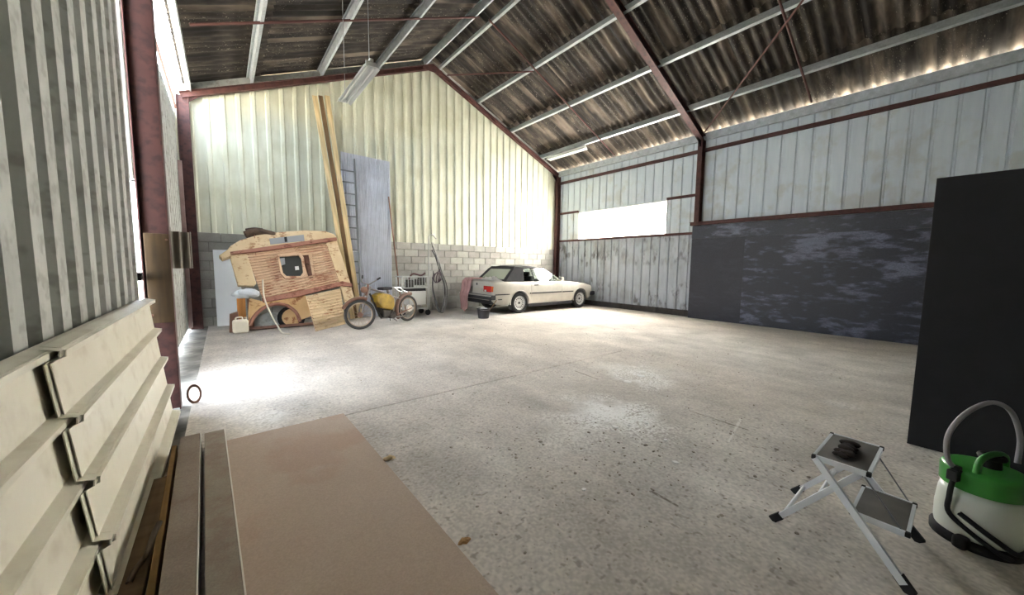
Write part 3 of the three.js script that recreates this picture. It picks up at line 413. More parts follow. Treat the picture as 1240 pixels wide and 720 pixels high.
// ---------------------------------------------------------------- moped
{ const F = onY(436.5, 398.7), Rr = onY(494, 388.4), dir = Rr.clone().sub(F).setY(0), WB = dir.length(); dir.normalize();
  const yaw = Math.atan2(-dir.z, dir.x); // local x runs from the front wheel back to the rear wheel
  const t = thing('moped', 'stripped old moped with yellow side bag and rusty mudguards', 'moped', [F.x, 0, F.z], yaw);
  t.updateMatrixWorld(true);
  const n = V(-dir.z, 0, dir.x); const P = (x, y, z = 0) => { const px = 410 + x / 9, py = 320 + y / 9, d = ray(px, py), k = F.clone().sub(EYE).dot(n) / d.dot(n), w = EYE.clone().addScaledVector(d, k), l = t.worldToLocal(w); l.z += z; return l; };
  const steel = std({ color: 0x8a8580, roughness: 0.5, metalness: 0.6 }), darks = matte(0x3a3532, 0.7), tan = matte(0xb8a58e, 0.6);
  function wheel(x, r, yawW, label) { const g = new THREE.Group(); g.name = 'wheel'; g.userData.label = label; g.position.set(x, r, 0); g.rotation.y = yawW; t.add(g);
    part('tyre', new THREE.TorusGeometry(r - 0.03, 0.03, 10, 40), std({ color: 0x4a4643, map: GR.fine, roughness: 0.9 }), g); part('rim', new THREE.TorusGeometry(r - 0.064, 0.013, 8, 40), tan, g);
    part('hub', new THREE.CylinderGeometry(0.05, 0.05, 0.09, 16).rotateX(Math.PI / 2), M.rust, g); const sp = []; for (let k = 0; k < 18; k++) { const a = k * Math.PI / 9, b = a + (k % 2 ? 0.35 : -0.35); sp.push(rod(V(0.045 * Math.cos(a), 0.045 * Math.sin(a), k % 2 ? 0.03 : -0.03), V((r - 0.07) * Math.cos(b), (r - 0.07) * Math.sin(b), 0), 0.0025, 4)); } part('spokes', join(sp), tan, g).userData.kind = 'stuff'; return g; }
  const fw = wheel(0, 0.295, -0.5, 'front wheel turned outwards'), rw = wheel(WB, 0.295, 0, 'rear wheel');
  const guard = (x, r, a0, a1, w, m, yw, name) => { const g = new THREE.Group(); const pts = []; for (let k = 0; k <= 14; k++) { const a = a0 + (a1 - a0) * k / 14; pts.push(V(r * Math.cos(a), r * Math.sin(a), 0)); } const q = part(name, tube(pts, w / 2, 28, 6).scale(1, 1, 1), m, t); q.geometry.scale(1, 1, 1.0); q.position.set(x, 0.295, 0); q.rotation.y = yw; };
  guard(0, 0.325, 1.15, 2.75, 0.07, M.rust, -0.5, 'front_mudguard'); guard(WB, 0.335, 1.25, 3.75, 0.085, std({ color: 0xb08c7c, map: GR.dirt, roughness: 0.7 }), 0, 'rear_mudguard');
  const T = (name, pts, r, m = steel) => part(name, tube(pts, r, 20, 7), m, t);
  T('fork', [P(330, 240, 0.05), P(300, 330, 0.05), P(258, 440, 0.05), P(240, 530, 0.05)], 0.016); T('fork', [P(330, 240, -0.05), P(300, 330, -0.05), P(258, 440, -0.05), P(240, 530, -0.05)], 0.016);
  T('steering_tube', [P(322, 215), P(312, 290), P(300, 340)], 0.024, M.rust);
  T('handlebar', [P(365, 125, -0.28), P(312, 188, -0.16), P(322, 216, 0), P(312, 192, 0.16), P(350, 140, 0.28)], 0.012); part('grip', rod(P(365, 125, -0.28), P(338, 155, -0.22), 0.017, 8), M.rubber, t); part('grip', rod(P(350, 140, 0.28), P(330, 162, 0.23), 0.017, 8), M.rubber, t);
  T('down_tube', [P(340, 320), P(390, 430), P(440, 540), P(470, 585)], 0.02, darks); T('bottom_tube', [P(460, 582), P(540, 578), P(600, 570), P(690, 555)], 0.018);
  for (const z of [-0.05, 0.05]) { T('top_tube', [P(340, 265, z), P(430, 290, z), P(540, 330, z), P(650, 375, z)], 0.013); T('rear_stay', [P(600, 570, z * 1.4), P(690, 555, z * 1.4), P(775, 500, z * 1.4)], 0.014, steel); T('rack_tube', [P(585, 250, z * 1.6), P(640, 255, z * 1.6), P(680, 285, z * 1.6), P(720, 300, z * 1.6)], 0.011, M.chrome); }
  T('seat_tube', [P(560, 330), P(575, 440), P(592, 565)], 0.02, darks);
  part('seat', rbox(0.27, 0.06, 0.19, 0.028, 0, 0, 0, 3).translate(P(505, 262).x, P(505, 262).y, 0), M.rubber, t); part('seat_spring', rod(P(530, 275), P(545, 310), 0.03, 10), steel, t);
  part('engine', join(rbox(0.2, 0.16, 0.18, 0.03, P(500, 530).x, P(500, 530).y, 0), rod(P(470, 520), P(430, 470), 0.06, 12), new THREE.CylinderGeometry(0.08, 0.08, 0.2, 18).rotateX(Math.PI / 2).translate(P(560, 545).x, P(560, 545).y, 0)), std({ color: 0x4d4641, map: GR.dirt, roughness: 0.7, metalness: 0.3 }), t);
  part('side_bag', (() => { const s = slab(poly([[385, 345], [430, 322], [520, 335], [555, 365], [560, 440], [540, 480], [440, 460], [385, 395]].map(([x, y]) => { const q = P(x, y); return [q.x, q.y]; })), 0.16, 0.025); return s.translate(0, 0, -0.06); })(), std({ color: 0xc9a227, map: GR.dirt, roughness: 0.55 }), t, 'yellow side bag');
  part('chain_guard', bar(P(610, 545, 0.07), P(770, 470, 0.07), 0.012, 0.04).translate(0, 0, 0), M.rust, t); part('hub_cover', new THREE.CylinderGeometry(0.075, 0.085, 0.05, 18).rotateX(Math.PI / 2).translate(WB, 0.295, 0.05), matte(0xcfc8bd, 0.5), t);
  part('headlamp', new THREE.SphereGeometry(0.065, 14, 10).scale(1, 1, 1).translate(P(270, 275).x, P(270, 275).y, 0.02), M.rust, t); part('stand', join(rod(P(575, 575, 0.04), P(600, 612, 0.1), 0.012, 7), rod(P(575, 575, -0.04), P(600, 612, -0.1), 0.012, 7)), steel, t); }
// ---------------------------------------------------------------- cart and pole with hoses
{ const t = thing('utility_cart', 'grey steel cart with barred basket, metal box and tall hooked pole', 'cart', [3.72, 0, -8.72]), g = std({ color: 0xb4b4b0, roughness: 0.5, metalness: 0.35 }), w = 0.33, d = 0.2;
  for (const sx of [-1, 1]) for (const sz of [-1, 1]) part('post', box(0.03, 0.9, 0.03, sx * w, 0.55, sz * d), g, t);
  for (const y of [0.98, 0.71]) { for (const sz of [-1, 1]) part('basket_rail', box(2 * w, 0.025, 0.025, 0, y, sz * d), g, t); for (const sx of [-1, 1]) part('basket_rail', box(0.025, 0.025, 2 * d, sx * w, y, 0), g, t); }
  for (let k = 1; k < 9; k++) for (const sz of [-1, 1]) part('basket_bar', new THREE.CylinderGeometry(0.008, 0.008, 0.27, 6).translate(-w + k * 2 * w / 9, 0.845, sz * d), g, t);
  part('shelf', box(2 * w, 0.015, 2 * d, 0, 0.70, 0), g, t); part('shelf', box(2 * w, 0.02, 2 * d, 0, 0.18, 0), g, t);
  part('metal_box', rbox(0.44, 0.34, 0.34, 0.01, 0.06, 0.45, 0.03), matte(0xc9c9c4, 0.5), t, 'pale grey box under the basket'); part('dark_panel', box(0.6, 0.09, 0.3, 0, 0.655, 0), M.black, t);
  for (const sx of [-1, 1]) for (const sz of [-1, 1]) part('castor', join(new THREE.CylinderGeometry(0.07, 0.07, 0.035, 18).rotateX(Math.PI / 2).translate(sx * w, 0.07, sz * d), box(0.02, 0.09, 0.06, sx * w, 0.12, sz * d)), M.rubber, t);
  part('hooked_pole', tube([V(0.37, 0.1, 0.2), V(0.37, 0.8, 0.2), V(0.37, 1.9, 0.2), V(0.4, 2.02, 0.2), V(0.48, 2.04, 0.2), V(0.58, 1.94, 0.2)], 0.016, 40, 8, false, 0.3), g, t); part('foot_bracket', box(0.08, 0.05, 0.08, 0.35, 0.18, 0.2), g, t);
  const junk = thing('engine_part', 'dusty dark machine part lying in the cart basket', 'machine part', [3.80, 0.708, -8.72]); const r = rng(3), gs = []; for (let k = 0; k < 12; k++) gs.push(rbox(0.08 + r() * 0.14, 0.05 + r() * 0.1, 0.08 + r() * 0.1, 0.012, (r() - 0.5) * 0.36, 0.06 + r() * 0.14, (r() - 0.5) * 0.18, 1).rotateY(0)); part('housing', join(gs), std({ color: 0x6e6a66, map: GR.dirt, roughness: 0.8, metalness: 0.3 }), junk); part('pipe', tube([V(-0.2, 0.2, 0.05), V(-0.05, 0.34, 0), V(0.15, 0.3, 0.02), V(0.26, 0.36, 0.05)], 0.022, 20, 8), matte(0x5c3c3c, 0.6), junk); }
{ const h = thing('hanging_hose', 'tangled grey hoses hanging from the hooked pole of the cart', 'hose', [4.2, 0, -8.52]), m = [matte(0x8d8b88, 0.6), matte(0x55524f, 0.6), matte(0xa8a49c, 0.6), matte(0x3e3c3a, 0.6)], r = rng(61);
  for (let k = 0; k < 7; k++) { const pts = []; const x0 = 0.02 + r() * 0.06, spread = 0.1 + r() * 0.2; pts.push(V(x0 - 0.06, 1.9 - r() * 0.3, 0)); pts.push(V(x0 + 0.05, 1.45, r() * 0.1)); pts.push(V(x0 + 0.12 + r() * 0.06, 1.05, r() * 0.12)); pts.push(V(x0 + spread, 0.6 + r() * 0.2, 0.06 + r() * 0.1)); pts.push(V(x0 + spread * 1.2, 0.25 + r() * 0.1, r() * 0.1)); pts.push(V(x0 + spread * 0.4, 0.05 + r() * 0.05, r() * 0.15)); pts.push(V(x0 - 0.05, 0.4 + r() * 0.3, 0.02)); pts.push(V(x0 - 0.02, 0.95 + r() * 0.2, 0)); part('hose', tube(pts, 0.009 + r() * 0.008, 50, 6), m[k % 4], h); }
  part('coil', join([0, 1, 2, 3].map((k) => new THREE.TorusGeometry(0.13 + 0.012 * k, 0.012, 6, 26).rotateY(0.4 * k).rotateX(0.3).translate(0.12, 0.95 + 0.02 * k, 0.03 * k))), matte(0x4a3a40, 0.7), h, 'dark coil of hose'); }
// bucket
{ const p = V(4.93, 0, -7.16), t = thing('bucket', 'black plastic bucket on the floor behind the parked car', 'bucket', [p.x, 0, p.z - 0.13]); part('tub', lathe([[0, 0.01], [0.12, 0.01], [0.125, 0], [0.13, 0.01], [0.155, 0.225], [0.168, 0.232], [0.168, 0.245], [0.148, 0.245], [0.12, 0.03], [0, 0.03]], 32), matte(0x2b2b2f, 0.5), t); part('handle', tube([V(-0.16, 0.23, 0), V(-0.1, 0.215, 0.12), V(0.08, 0.21, 0.15), V(0.16, 0.23, 0)], 0.005, 20, 6), M.dull, t); const s = solo('wooden_handle', rod(V(p.x + 0.04, 0.04, p.z - 0.1), V(p.x + 0.38, 0.42, p.z - 0.12), 0.011, 8), M.oldwood, 'short wooden stick poking out of the black bucket', 'stick'); const q = solo('grey_rag', (() => { const g = new THREE.SphereGeometry(0.1, 16, 10); const a = g.attributes.position; for (let i = 0; i < a.count; i++) { const x = a.getX(i), y = a.getY(i), z = a.getZ(i), k = 0.8 + 0.45 * vnoise(5 + x * 30, 5 + z * 30 + y * 20, 861, 30, 30); a.setXYZ(i, x * k * 1.1, y * 0.35 * k, z * k * 1.1); } g.computeVertexNormals(); return g; })(), matte(0xa9adb0, 0.9), 'grey rag heaped in the black bucket', 'rag', [p.x - 0.01, 0.22, p.z - 0.13]); }
// ---------------------------------------------------------------- silver convertible; local x forward, y up, z towards its right side, origin under the rear axle
const volume = (g) => { const p = g.attributes.position; let v = 0; const a = V(), b = V(), c = V(); for (let i = 0; i < p.count; i += 3) { a.fromBufferAttribute(p, i); b.fromBufferAttribute(p, i + 1); c.fromBufferAttribute(p, i + 2); v += a.dot(b.cross(c)); } return v; };
function loft(loops, crease = 0.5) { // closed rings of equal length, capped at both ends
  const P = [], tri = (a, b, c) => P.push(a.x, a.y, a.z, b.x, b.y, b.z, c.x, c.y, c.z), n = loops[0].length;
  for (let i = 0; i + 1 < loops.length; i++) for (let j = 0; j < n; j++) { const a = loops[i][j], b = loops[i][(j + 1) % n], c = loops[i + 1][(j + 1) % n], d = loops[i + 1][j]; tri(a, b, c); tri(a, c, d); }
  for (const [L, f] of [[loops[0], 1], [loops[loops.length - 1], 0]]) { const m = V(); for (const q of L) m.addScaledVector(q, 1 / n); for (let j = 0; j < n; j++) f ? tri(m, L[(j + 1) % n], L[j]) : tri(m, L[j], L[(j + 1) % n]); }
  let g = new THREE.BufferGeometry(); g.setAttribute('position', new THREE.Float32BufferAttribute(P, 3));
  if (volume(g) < 0) { for (let i = 0; i < P.length; i += 9) for (let k = 0; k < 3; k++) { const q = P[i + 3 + k]; P[i + 3 + k] = P[i + 6 + k]; P[i + 6 + k] = q; } g.setAttribute('position', new THREE.Float32BufferAttribute(P, 3)); }
  g.computeVertexNormals(); return uvm(crease ? toCreasedNormals(g, crease) : g);
}
{ const ra = onZ(629.5, 366, -7.45), fa = onZ(702.3, 360, -7.45), K = (fa.x - ra.x) / 2.57;
  const car = thing('convertible_car', 'silver convertible car with closed black soft top parked by the block wall', 'car', [ra.x, 0, -7.45 - 0.80 * K]); car.scale.setScalar(K);
  const paint = phys({ color: 0xcdc8bd, map: grain(71, 4, 220, 1.5), roughness: 0.4, metalness: 0.35, clearcoat: 0.35, clearcoatRoughness: 0.35 }), trim = matte(0x232326, 0.55), glass = phys({ color: 0xe6f0ee, transmission: 1, roughness: 0.02, thickness: 0, ior: 1.5 });
  const fabric = std({ color: 0x26262a, map: GR.fine, roughness: 0.9 });
  // x, half width, underside, waist crease, shoulder, deck middle
  const S = [[-0.93, 0.70, 0.42, 0.60, 0.86, 0.875], [-0.90, 0.755, 0.36, 0.60, 0.895, 0.915], [-0.82, 0.79, 0.30, 0.60, 0.91, 0.935], [-0.5, 0.81, 0.24, 0.60, 0.91, 0.945], [-0.1, 0.82, 0.21, 0.60, 0.905, 0.94], [0.5, 0.822, 0.20, 0.60, 0.895, 0.92], [1.1, 0.822, 0.20, 0.60, 0.885, 0.91], [1.62, 0.82, 0.20, 0.595, 0.875, 0.915], [1.9, 0.815, 0.20, 0.59, 0.865, 0.90], [2.4, 0.81, 0.21, 0.585, 0.835, 0.865], [2.8, 0.80, 0.23, 0.575, 0.80, 0.825], [3.05, 0.785, 0.26, 0.56, 0.755, 0.775], [3.2, 0.76, 0.30, 0.54, 0.72, 0.735], [3.25, 0.71, 0.36, 0.53, 0.69, 0.70]];
  const ring = ([x, w, yb, ym, ys, yt]) => { const h = [[0, yb], [0.80, yb], [0.915, yb + 0.035], [0.955, yb + 0.10], [0.985, (yb + ym) / 2 + 0.03], [1.0, ym - 0.012], [1.0, ym + 0.012], [0.99, (ym + ys) / 2], [0.972, ys - 0.045], [0.955, ys - 0.016], [0.92, ys], [0.6, ys + (yt - ys) * 0.75], [0, yt]]; const out = h.map(([k, y]) => V(x, y, k * w)); for (let i = h.length - 2; i > 0; i--) out.push(V(x, h[i][1], -h[i][0] * w)); return out; };
  const ev = new Evaluator(); ev.useGroups = false; ev.attributes = ['position', 'normal', 'uv'];
  const brush = (g) => { const b = new Brush(clean(g)); b.updateMatrixWorld(); return b; };
  let body = brush(loft(S.map(ring), 0.45)); const cut = (g) => { body = ev.evaluate(body, brush(g), SUBTRACTION); };
  for (const x of [0, 2.57]) for (const s of [-1, 1]) cut(new THREE.CylinderGeometry(0.345, 0.345, 0.30, 40).rotateX(Math.PI / 2).translate(x, 0.305, s * 0.71));
  cut(box(1.62, 0.6, 1.3, 0.82, 0.80, 0)); // cabin
  // doors are cut free, with a gap all round
  const doorBox = (s, e) => box(1.27 + 2 * e, 0.72 + 2 * e, 0.30, 1.06, 0.63, s * 0.80), doors = [];
  for (const s of [-1, 1]) { doors.push(ev.evaluate(body, brush(doorBox(s, 0)), INTERSECTION).geometry); cut(doorBox(s, 0.007)); }
  cut(box(0.01, 0.03, 1.36, -0.42, 0.945, 0)); for (const s of [-1, 1]) cut(box(0.5, 0.03, 0.008, -0.67, 0.925, s * 0.70)); // boot-lid gap
  cut(box(0.03, 0.14, 0.56, -0.925, 0.655, 0)); // number-plate recess
  part('body_shell', body.geometry, paint, car);
  doors.forEach((g, i) => { const d = part('door', g, paint, car), s = i ? 1 : -1; part('door_handle', rbox(0.16, 0.03, 0.025, 0.008, 0.62, 0.80, s * 0.815), trim, d); part('rub_strip', rbox(1.25, 0.035, 0.014, 0.005, 1.06, 0.565, s * 0.826), trim, d);
    const mir = part('door_mirror', rbox(0.10, 0.11, 0.17, 0.03, 1.60, 0.975, s * 0.86, 3), paint, d); part('mirror_glass', box(0.004, 0.08, 0.13, 1.549, 0.975, s * 0.86), M.chrome, d); });
  for (const s of [-1, 1]) { part('rub_strip', rbox(0.05, 0.035, 0.014, 0.005, 0.385, 0.565, s * 0.825), trim, car); part('rub_strip', rbox(0.5, 0.035, 0.014, 0.005, 1.97, 0.56, s * 0.82), trim, car); part('sill', rbox(1.9, 0.09, 0.05, 0.015, 1.28, 0.215, s * 0.765), trim, car); part('rub_strip', rbox(0.5, 0.03, 0.012, 0.005, -0.62, 0.565, s * 0.806), trim, car); part('side_vent', rbox(0.14, 0.022, 0.01, 0.004, -0.7, 0.43, s * 0.795), M.black, car);
    for (const x of [0, 2.57]) { const pts = []; for (let k = 0; k <= 20; k++) { const a = -0.12 + (Math.PI + 0.24) * k / 20; pts.push(V(x + 0.352 * Math.cos(a), 0.305 + 0.352 * Math.sin(a), s * 0.812)); } part('wheel_arch', tube(pts, 0.014, 30, 6), paint, car);
      const w = new THREE.Group(); w.name = 'wheel'; w.position.set(x, 0.302, s * 0.705); if (s < 0) w.rotation.y = Math.PI; car.add(w);
      part('tyre', lathe([[0.19, -0.095], [0.27, -0.10], [0.296, -0.082], [0.302, -0.05], [0.302, 0.05], [0.296, 0.082], [0.27, 0.098], [0.205, 0.095], [0.19, 0.08]], 40).rotateX(Math.PI / 2), M.rubber, w);
      const rim = part('alloy_rim', lathe([[0, 0.060], [0.06, 0.062], [0.075, 0.05], [0.16, 0.068], [0.188, 0.058], [0.196, 0.09], [0.208, 0.094], [0.208, 0.06], [0.19, -0.08], [0.0, -0.08]], 40).rotateX(Math.PI / 2), std({ color: 0xc2c2c0, roughness: 0.4, metalness: 0.5 }), w);
      for (let k = 0; k < 16; k++) { const a = k * Math.PI / 8; part('rim_hole', new THREE.CapsuleGeometry(0.011, 0.03, 3, 8).rotateZ(-Math.PI / 2 + a).translate(0.135 * Math.cos(a), 0.135 * Math.sin(a), 0.062), M.black, w); } part('hub_cap', new THREE.CylinderGeometry(0.032, 0.036, 0.02, 16).rotateX(Math.PI / 2).translate(0, 0, 0.068), trim, w); } }
  // lamps, bumpers, plate, grille
  for (const s of [-1, 1]) { const tl = part('tail_lamp', rbox(0.05, 0.165, 0.36, 0.014, -0.925, 0.715, s * 0.53, 2), phys({ color: 0xb3221f, roughness: 0.2, clearcoat: 0.6 }), car, 'red tail lamp'); part('amber_lens', rbox(0.15, 0.15, 0.03, 0.01, -0.865, 0.715, s * 0.735, 2), phys({ color: 0xc8602a, roughness: 0.25 }), tl); part('reversing_lens', rbox(0.052, 0.05, 0.1, 0.008, -0.927, 0.665, s * 0.45, 2), matte(0xe2ddd6, 0.3), tl);
    part('head_lamp', new THREE.CylinderGeometry(0.085, 0.085, 0.04, 20).rotateZ(Math.PI / 2).translate(3.235, 0.62, s * 0.55), M.chrome, car); part('head_lamp', new THREE.CylinderGeometry(0.07, 0.07, 0.04, 20).rotateZ(Math.PI / 2).translate(3.24, 0.62, s * 0.36), M.chrome, car); }
  part('rear_bumper', join(rbox(0.14, 0.13, 1.60, 0.035, -0.965, 0.49, 0, 3), rbox(0.16, 0.13, 0.05, 0.02, -0.93, 0.49, 0.79, 2), rbox(0.16, 0.13, 0.05, 0.02, -0.93, 0.49, -0.79, 2)), trim, car); part('bumper_strip', rbox(0.145, 0.035, 1.605, 0.012, -0.97, 0.535, 0, 2), paint, car); part('rear_valance', rbox(0.16, 0.14, 1.36, 0.03, -0.84, 0.36, 0, 2), trim, car);
  part('front_bumper', join(rbox(0.14, 0.13, 1.56, 0.035, 3.29, 0.46, 0, 3), rbox(0.2, 0.13, 0.05, 0.02, 3.22, 0.46, 0.765, 2), rbox(0.2, 0.13, 0.05, 0.02, 3.22, 0.46, -0.765, 2)), trim, car); part('grille', rbox(0.03, 0.14, 1.25, 0.01, 3.245, 0.62, 0), M.black, car); part('plate_panel', rbox(0.012, 0.11, 0.5, 0.003, -0.918, 0.655, 0), matte(0xbdb6a8, 0.6), car, 'blank pale plate panel'); part('boot_badge', new THREE.CylinderGeometry(0.035, 0.035, 0.008, 18).rotateZ(Math.PI / 2).translate(-0.932, 0.83, 0), trim, car);
  // soft top
  const arc = (x, y, w, drop) => { const o = [], m = 12; for (let k = 0; k <= m; k++) { const f = -1 + 2 * k / m; o.push(V(x, y - drop * Math.pow(Math.abs(f), 3.2), f * w)); } for (let k = m; k >= 0; k--) { const f = -1 + 2 * k / m; o.push(V(x, y - 0.03 - drop * Math.pow(Math.abs(f), 3.2), f * (w - 0.02))); } return o; };
  const topp = part('soft_top', loft([arc(1.08, 1.315, 0.55, 0.06), arc(0.9, 1.345, 0.56, 0.06), arc(0.5, 1.372, 0.575, 0.065), arc(0.1, 1.365, 0.58, 0.07), arc(-0.02, 1.345, 0.58, 0.07)], 0.7), fabric, car, 'black fabric soft top');
  const side = [[0.20, 0.90], [0.26, 1.29], [0.0, 1.315], [-0.10, 1.265], [-0.47, 0.915]];
  for (const s of [-1, 1]) { const g = slab(poly(side), 0.02, 0.006), p = g.attributes.position; for (let i = 0; i < p.count; i++) { const y = p.getY(i); p.setZ(i, s * (p.getZ(i) + 0.705 - 0.30 * Math.max(0, y - 0.9))); } if (s < 0) { const idx = []; for (let i = 0; i < p.count; i += 3) for (const k of [0, 2, 1]) idx.push(i + k); g.setIndex(idx); } const gg = uvm(g); gg.computeVertexNormals(); part('quarter_panel', gg, fabric, topp); }
  const rearQ = (k, z, o) => { const y = 1.33 - k * 0.42, x = -0.02 - k * 0.46; return V(x, y, z * (0.575 + 0.13 * k)).add(V(-0.66 * o, 0.75 * o, 0)); };
  const sheet = (k0, k1, z0, z1, o0, o1) => loft([[rearQ(k0, z0, o0), rearQ(k0, z1, o0), rearQ(k0, z1, o1), rearQ(k0, z0, o1)], [rearQ(k1, z0, o0), rearQ(k1, z1, o0), rearQ(k1, z1, o1), rearQ(k1, z0, o1)]], 0);
  part('rear_panel', join(sheet(0, 0.16, -1, 1, -0.02, 0.004), sheet(0.86, 1, -1, 1, -0.02, 0.004), sheet(0.14, 0.88, -1, -0.84, -0.02, 0.004), sheet(0.14, 0.88, 0.84, 1, -0.02, 0.004)), fabric, topp); part('rear_screen', sheet(0.14, 0.88, -0.86, 0.86, -0.012, -0.006), phys({ color: 0x8d9584, roughness: 0.18, clearcoat: 0.5 }), topp, 'clouded plastic rear screen');
  // windscreen, side glass
  const ws = (k, z, o) => V(1.78 - 0.70 * k, 0.905 + 0.40 * k, z * (0.70 - 0.15 * k)).add(V(o * 0.5, o * 0.87, 0)), wsQ = (k0, k1, z0, z1, o0, o1) => loft([[ws(k0, z0, o0), ws(k0, z1, o0), ws(k0, z1, o1), ws(k0, z0, o1)], [ws(k1, z0, o0), ws(k1, z1, o0), ws(k1, z1, o1), ws(k1, z0, o1)]], 0);
  part('windscreen_frame', join(wsQ(0, 1, -1, -0.93, -0.02, 0.012), wsQ(0, 1, 0.93, 1, -0.02, 0.012), wsQ(0.94, 1.02, -1, 1, -0.02, 0.014), wsQ(0, 0.04, -1, 1, -0.02, 0.012)), paint, car);
  const flat = (pts, s) => { const g = new THREE.BufferGeometry(), P = [], W = (x, y) => [x, y, s * (0.735 - 0.36 * (y - 0.89))]; for (let i = 1; i + 1 < pts.length; i++) for (const k of [0, i, i + 1]) P.push(...W(...pts[k])); g.setAttribute('position', new THREE.Float32BufferAttribute(P, 3)); g.computeVertexNormals(); return uvm(g); };
  part('windscreen', new THREE.BufferGeometry().setFromPoints([ws(0.03, -0.94, 0), ws(0.03, 0.94, 0), ws(0.95, 0.94, 0), ws(0.03, -0.94, 0), ws(0.95, 0.94, 0), ws(0.95, -0.94, 0)]), glass, car).geometry.computeVertexNormals();
  for (const s of [-1, 1]) { part('quarter_glass', flat([[0.27, 0.895], [0.62, 0.895], [0.55, 1.30], [0.31, 1.29]], s), glass, car); part('side_glass', flat([[0.65, 0.89], [1.42, 0.885], [1.42, 1.11], [1.08, 1.29], [0.58, 1.30]], s), glass, car); part('vent_glass', flat([[1.45, 0.885], [1.72, 0.88], [1.45, 1.09]], s), glass, car);
    for (const [a, b] of [[[0.635, 0.89], [0.565, 1.30]], [[1.435, 0.885], [1.435, 1.10]], [[0.25, 0.892], [1.74, 0.878]], [[0.29, 1.30], [1.08, 1.30]]]) part('window_seal', rod(V(a[0], a[1], s * (0.738 - 0.36 * (a[1] - 0.89))), V(b[0], b[1], s * (0.738 - 0.36 * (b[1] - 0.89))), 0.011, 6), trim, car); }
  const seatm = matte(0x3b3a3a, 0.8); for (const s of [-1, 1]) { part('front_seat', join(rbox(0.5, 0.14, 0.48, 0.05, 0.95, 0.56, s * 0.35), rbox(0.14, 0.5, 0.48, 0.05, 0.66, 0.80, s * 0.35).rotateZ(0), rbox(0.08, 0.13, 0.24, 0.03, 0.63, 1.11, s * 0.35)), seatm, car); } part('rear_seat', join(rbox(0.4, 0.14, 1.1, 0.05, 0.25, 0.58, 0), rbox(0.12, 0.4, 1.1, 0.05, 0.08, 0.75, 0)), seatm, car); part('dashboard', rbox(0.3, 0.2, 1.25, 0.06, 1.50, 0.83, 0), trim, car); part('steering_wheel', new THREE.TorusGeometry(0.17, 0.014, 8, 24).rotateY(Math.PI / 2).rotateZ(0.4).translate(1.28, 0.86, -0.35), M.black, car);
  // cloths on the boot
  const drape = (name, label, cat, rows, m) => { const P = [], nU = rows[0].length; const tri = (a, b, c) => P.push(...a, ...b, ...c); const off = rows.map((r) => r.map(([x, y, z]) => [x - 0.006, y - 0.01, z])); for (const [R, f] of [[rows, 0], [off, 1]]) for (let i = 0; i + 1 < R.length; i++) for (let j = 0; j + 1 < nU; j++) { const a = R[i][j], b = R[i][j + 1], c = R[i + 1][j + 1], d = R[i + 1][j]; if (f) { tri(a, c, b); tri(a, d, c); } else { tri(a, b, c); tri(a, c, d); } } let g = new THREE.BufferGeometry(); g.setAttribute('position', new THREE.Float32BufferAttribute(P, 3)); g = toCreasedNormals(g, 1.2); const o = solo(name, uvm(g), m, label, cat); o.position.copy(car.position); o.scale.setScalar(K); return o; };
  const r = rng(12), rows = []; const prof = [[-0.45, 0.965], [-0.65, 0.968], [-0.82, 0.965], [-0.93, 0.955], [-0.985, 0.90], [-1.0, 0.80], [-1.02, 0.66], [-1.06, 0.56], [-1.07, 0.44], [-1.06, 0.32], [-1.055, 0.18], [-1.06, 0.06]];
  prof.forEach(([x, y], i) => { const row = []; for (let j = 0; j <= 16; j++) { const f = j / 16, wv = Math.sin(f * 17 + i * 0.22) * (i < 3 ? 0.012 : 0.025) + 0.02 * vnoise(j * 0.9, i * 0.7 + 3, 871, 30, 30), wid = i < 4 ? 0.5 : 0.5 - 0.024 * (i - 3); row.push([x - (i > 3 ? Math.abs(wv) + wv * 0.4 : 0), y + (i < 4 ? Math.abs(wv) : 0) + (i > 9 ? 0.05 * Math.sin(f * 9) : 0), -0.60 + f * wid - 0.1 + 0.01 * i]); } rows.push(row); });
  drape('pink_cloth', 'faded pink cloth hanging over the rear corner of the silver car', 'cloth', rows, std({ color: 0xd9a9a4, map: GR.coarse, roughness: 0.95 }));
  const rows2 = []; for (let i = 0; i <= 12; i++) { const row = []; for (let j = 0; j <= 18; j++) { const u = i / 12, v = j / 18; row.push([-0.46 - 0.40 * u - 0.03 * Math.sin(v * 8), 0.95 + 0.14 * vnoise(i * 0.75, j * 0.8, 881, 30, 30) * Math.sin(Math.PI * Math.min(1, v * 1.02)) * Math.sin(Math.PI * Math.min(1, u * 1.0 + 0.02)), -0.05 + 0.66 * v + 0.04 * Math.sin(u * 7)]); } rows2.push(row); }
  drape('white_cloth', 'crumpled pale cloth lying on the boot of the silver car', 'cloth', rows2, std({ color: 0xd5d2cf, map: GR.fine, roughness: 0.95 })); }
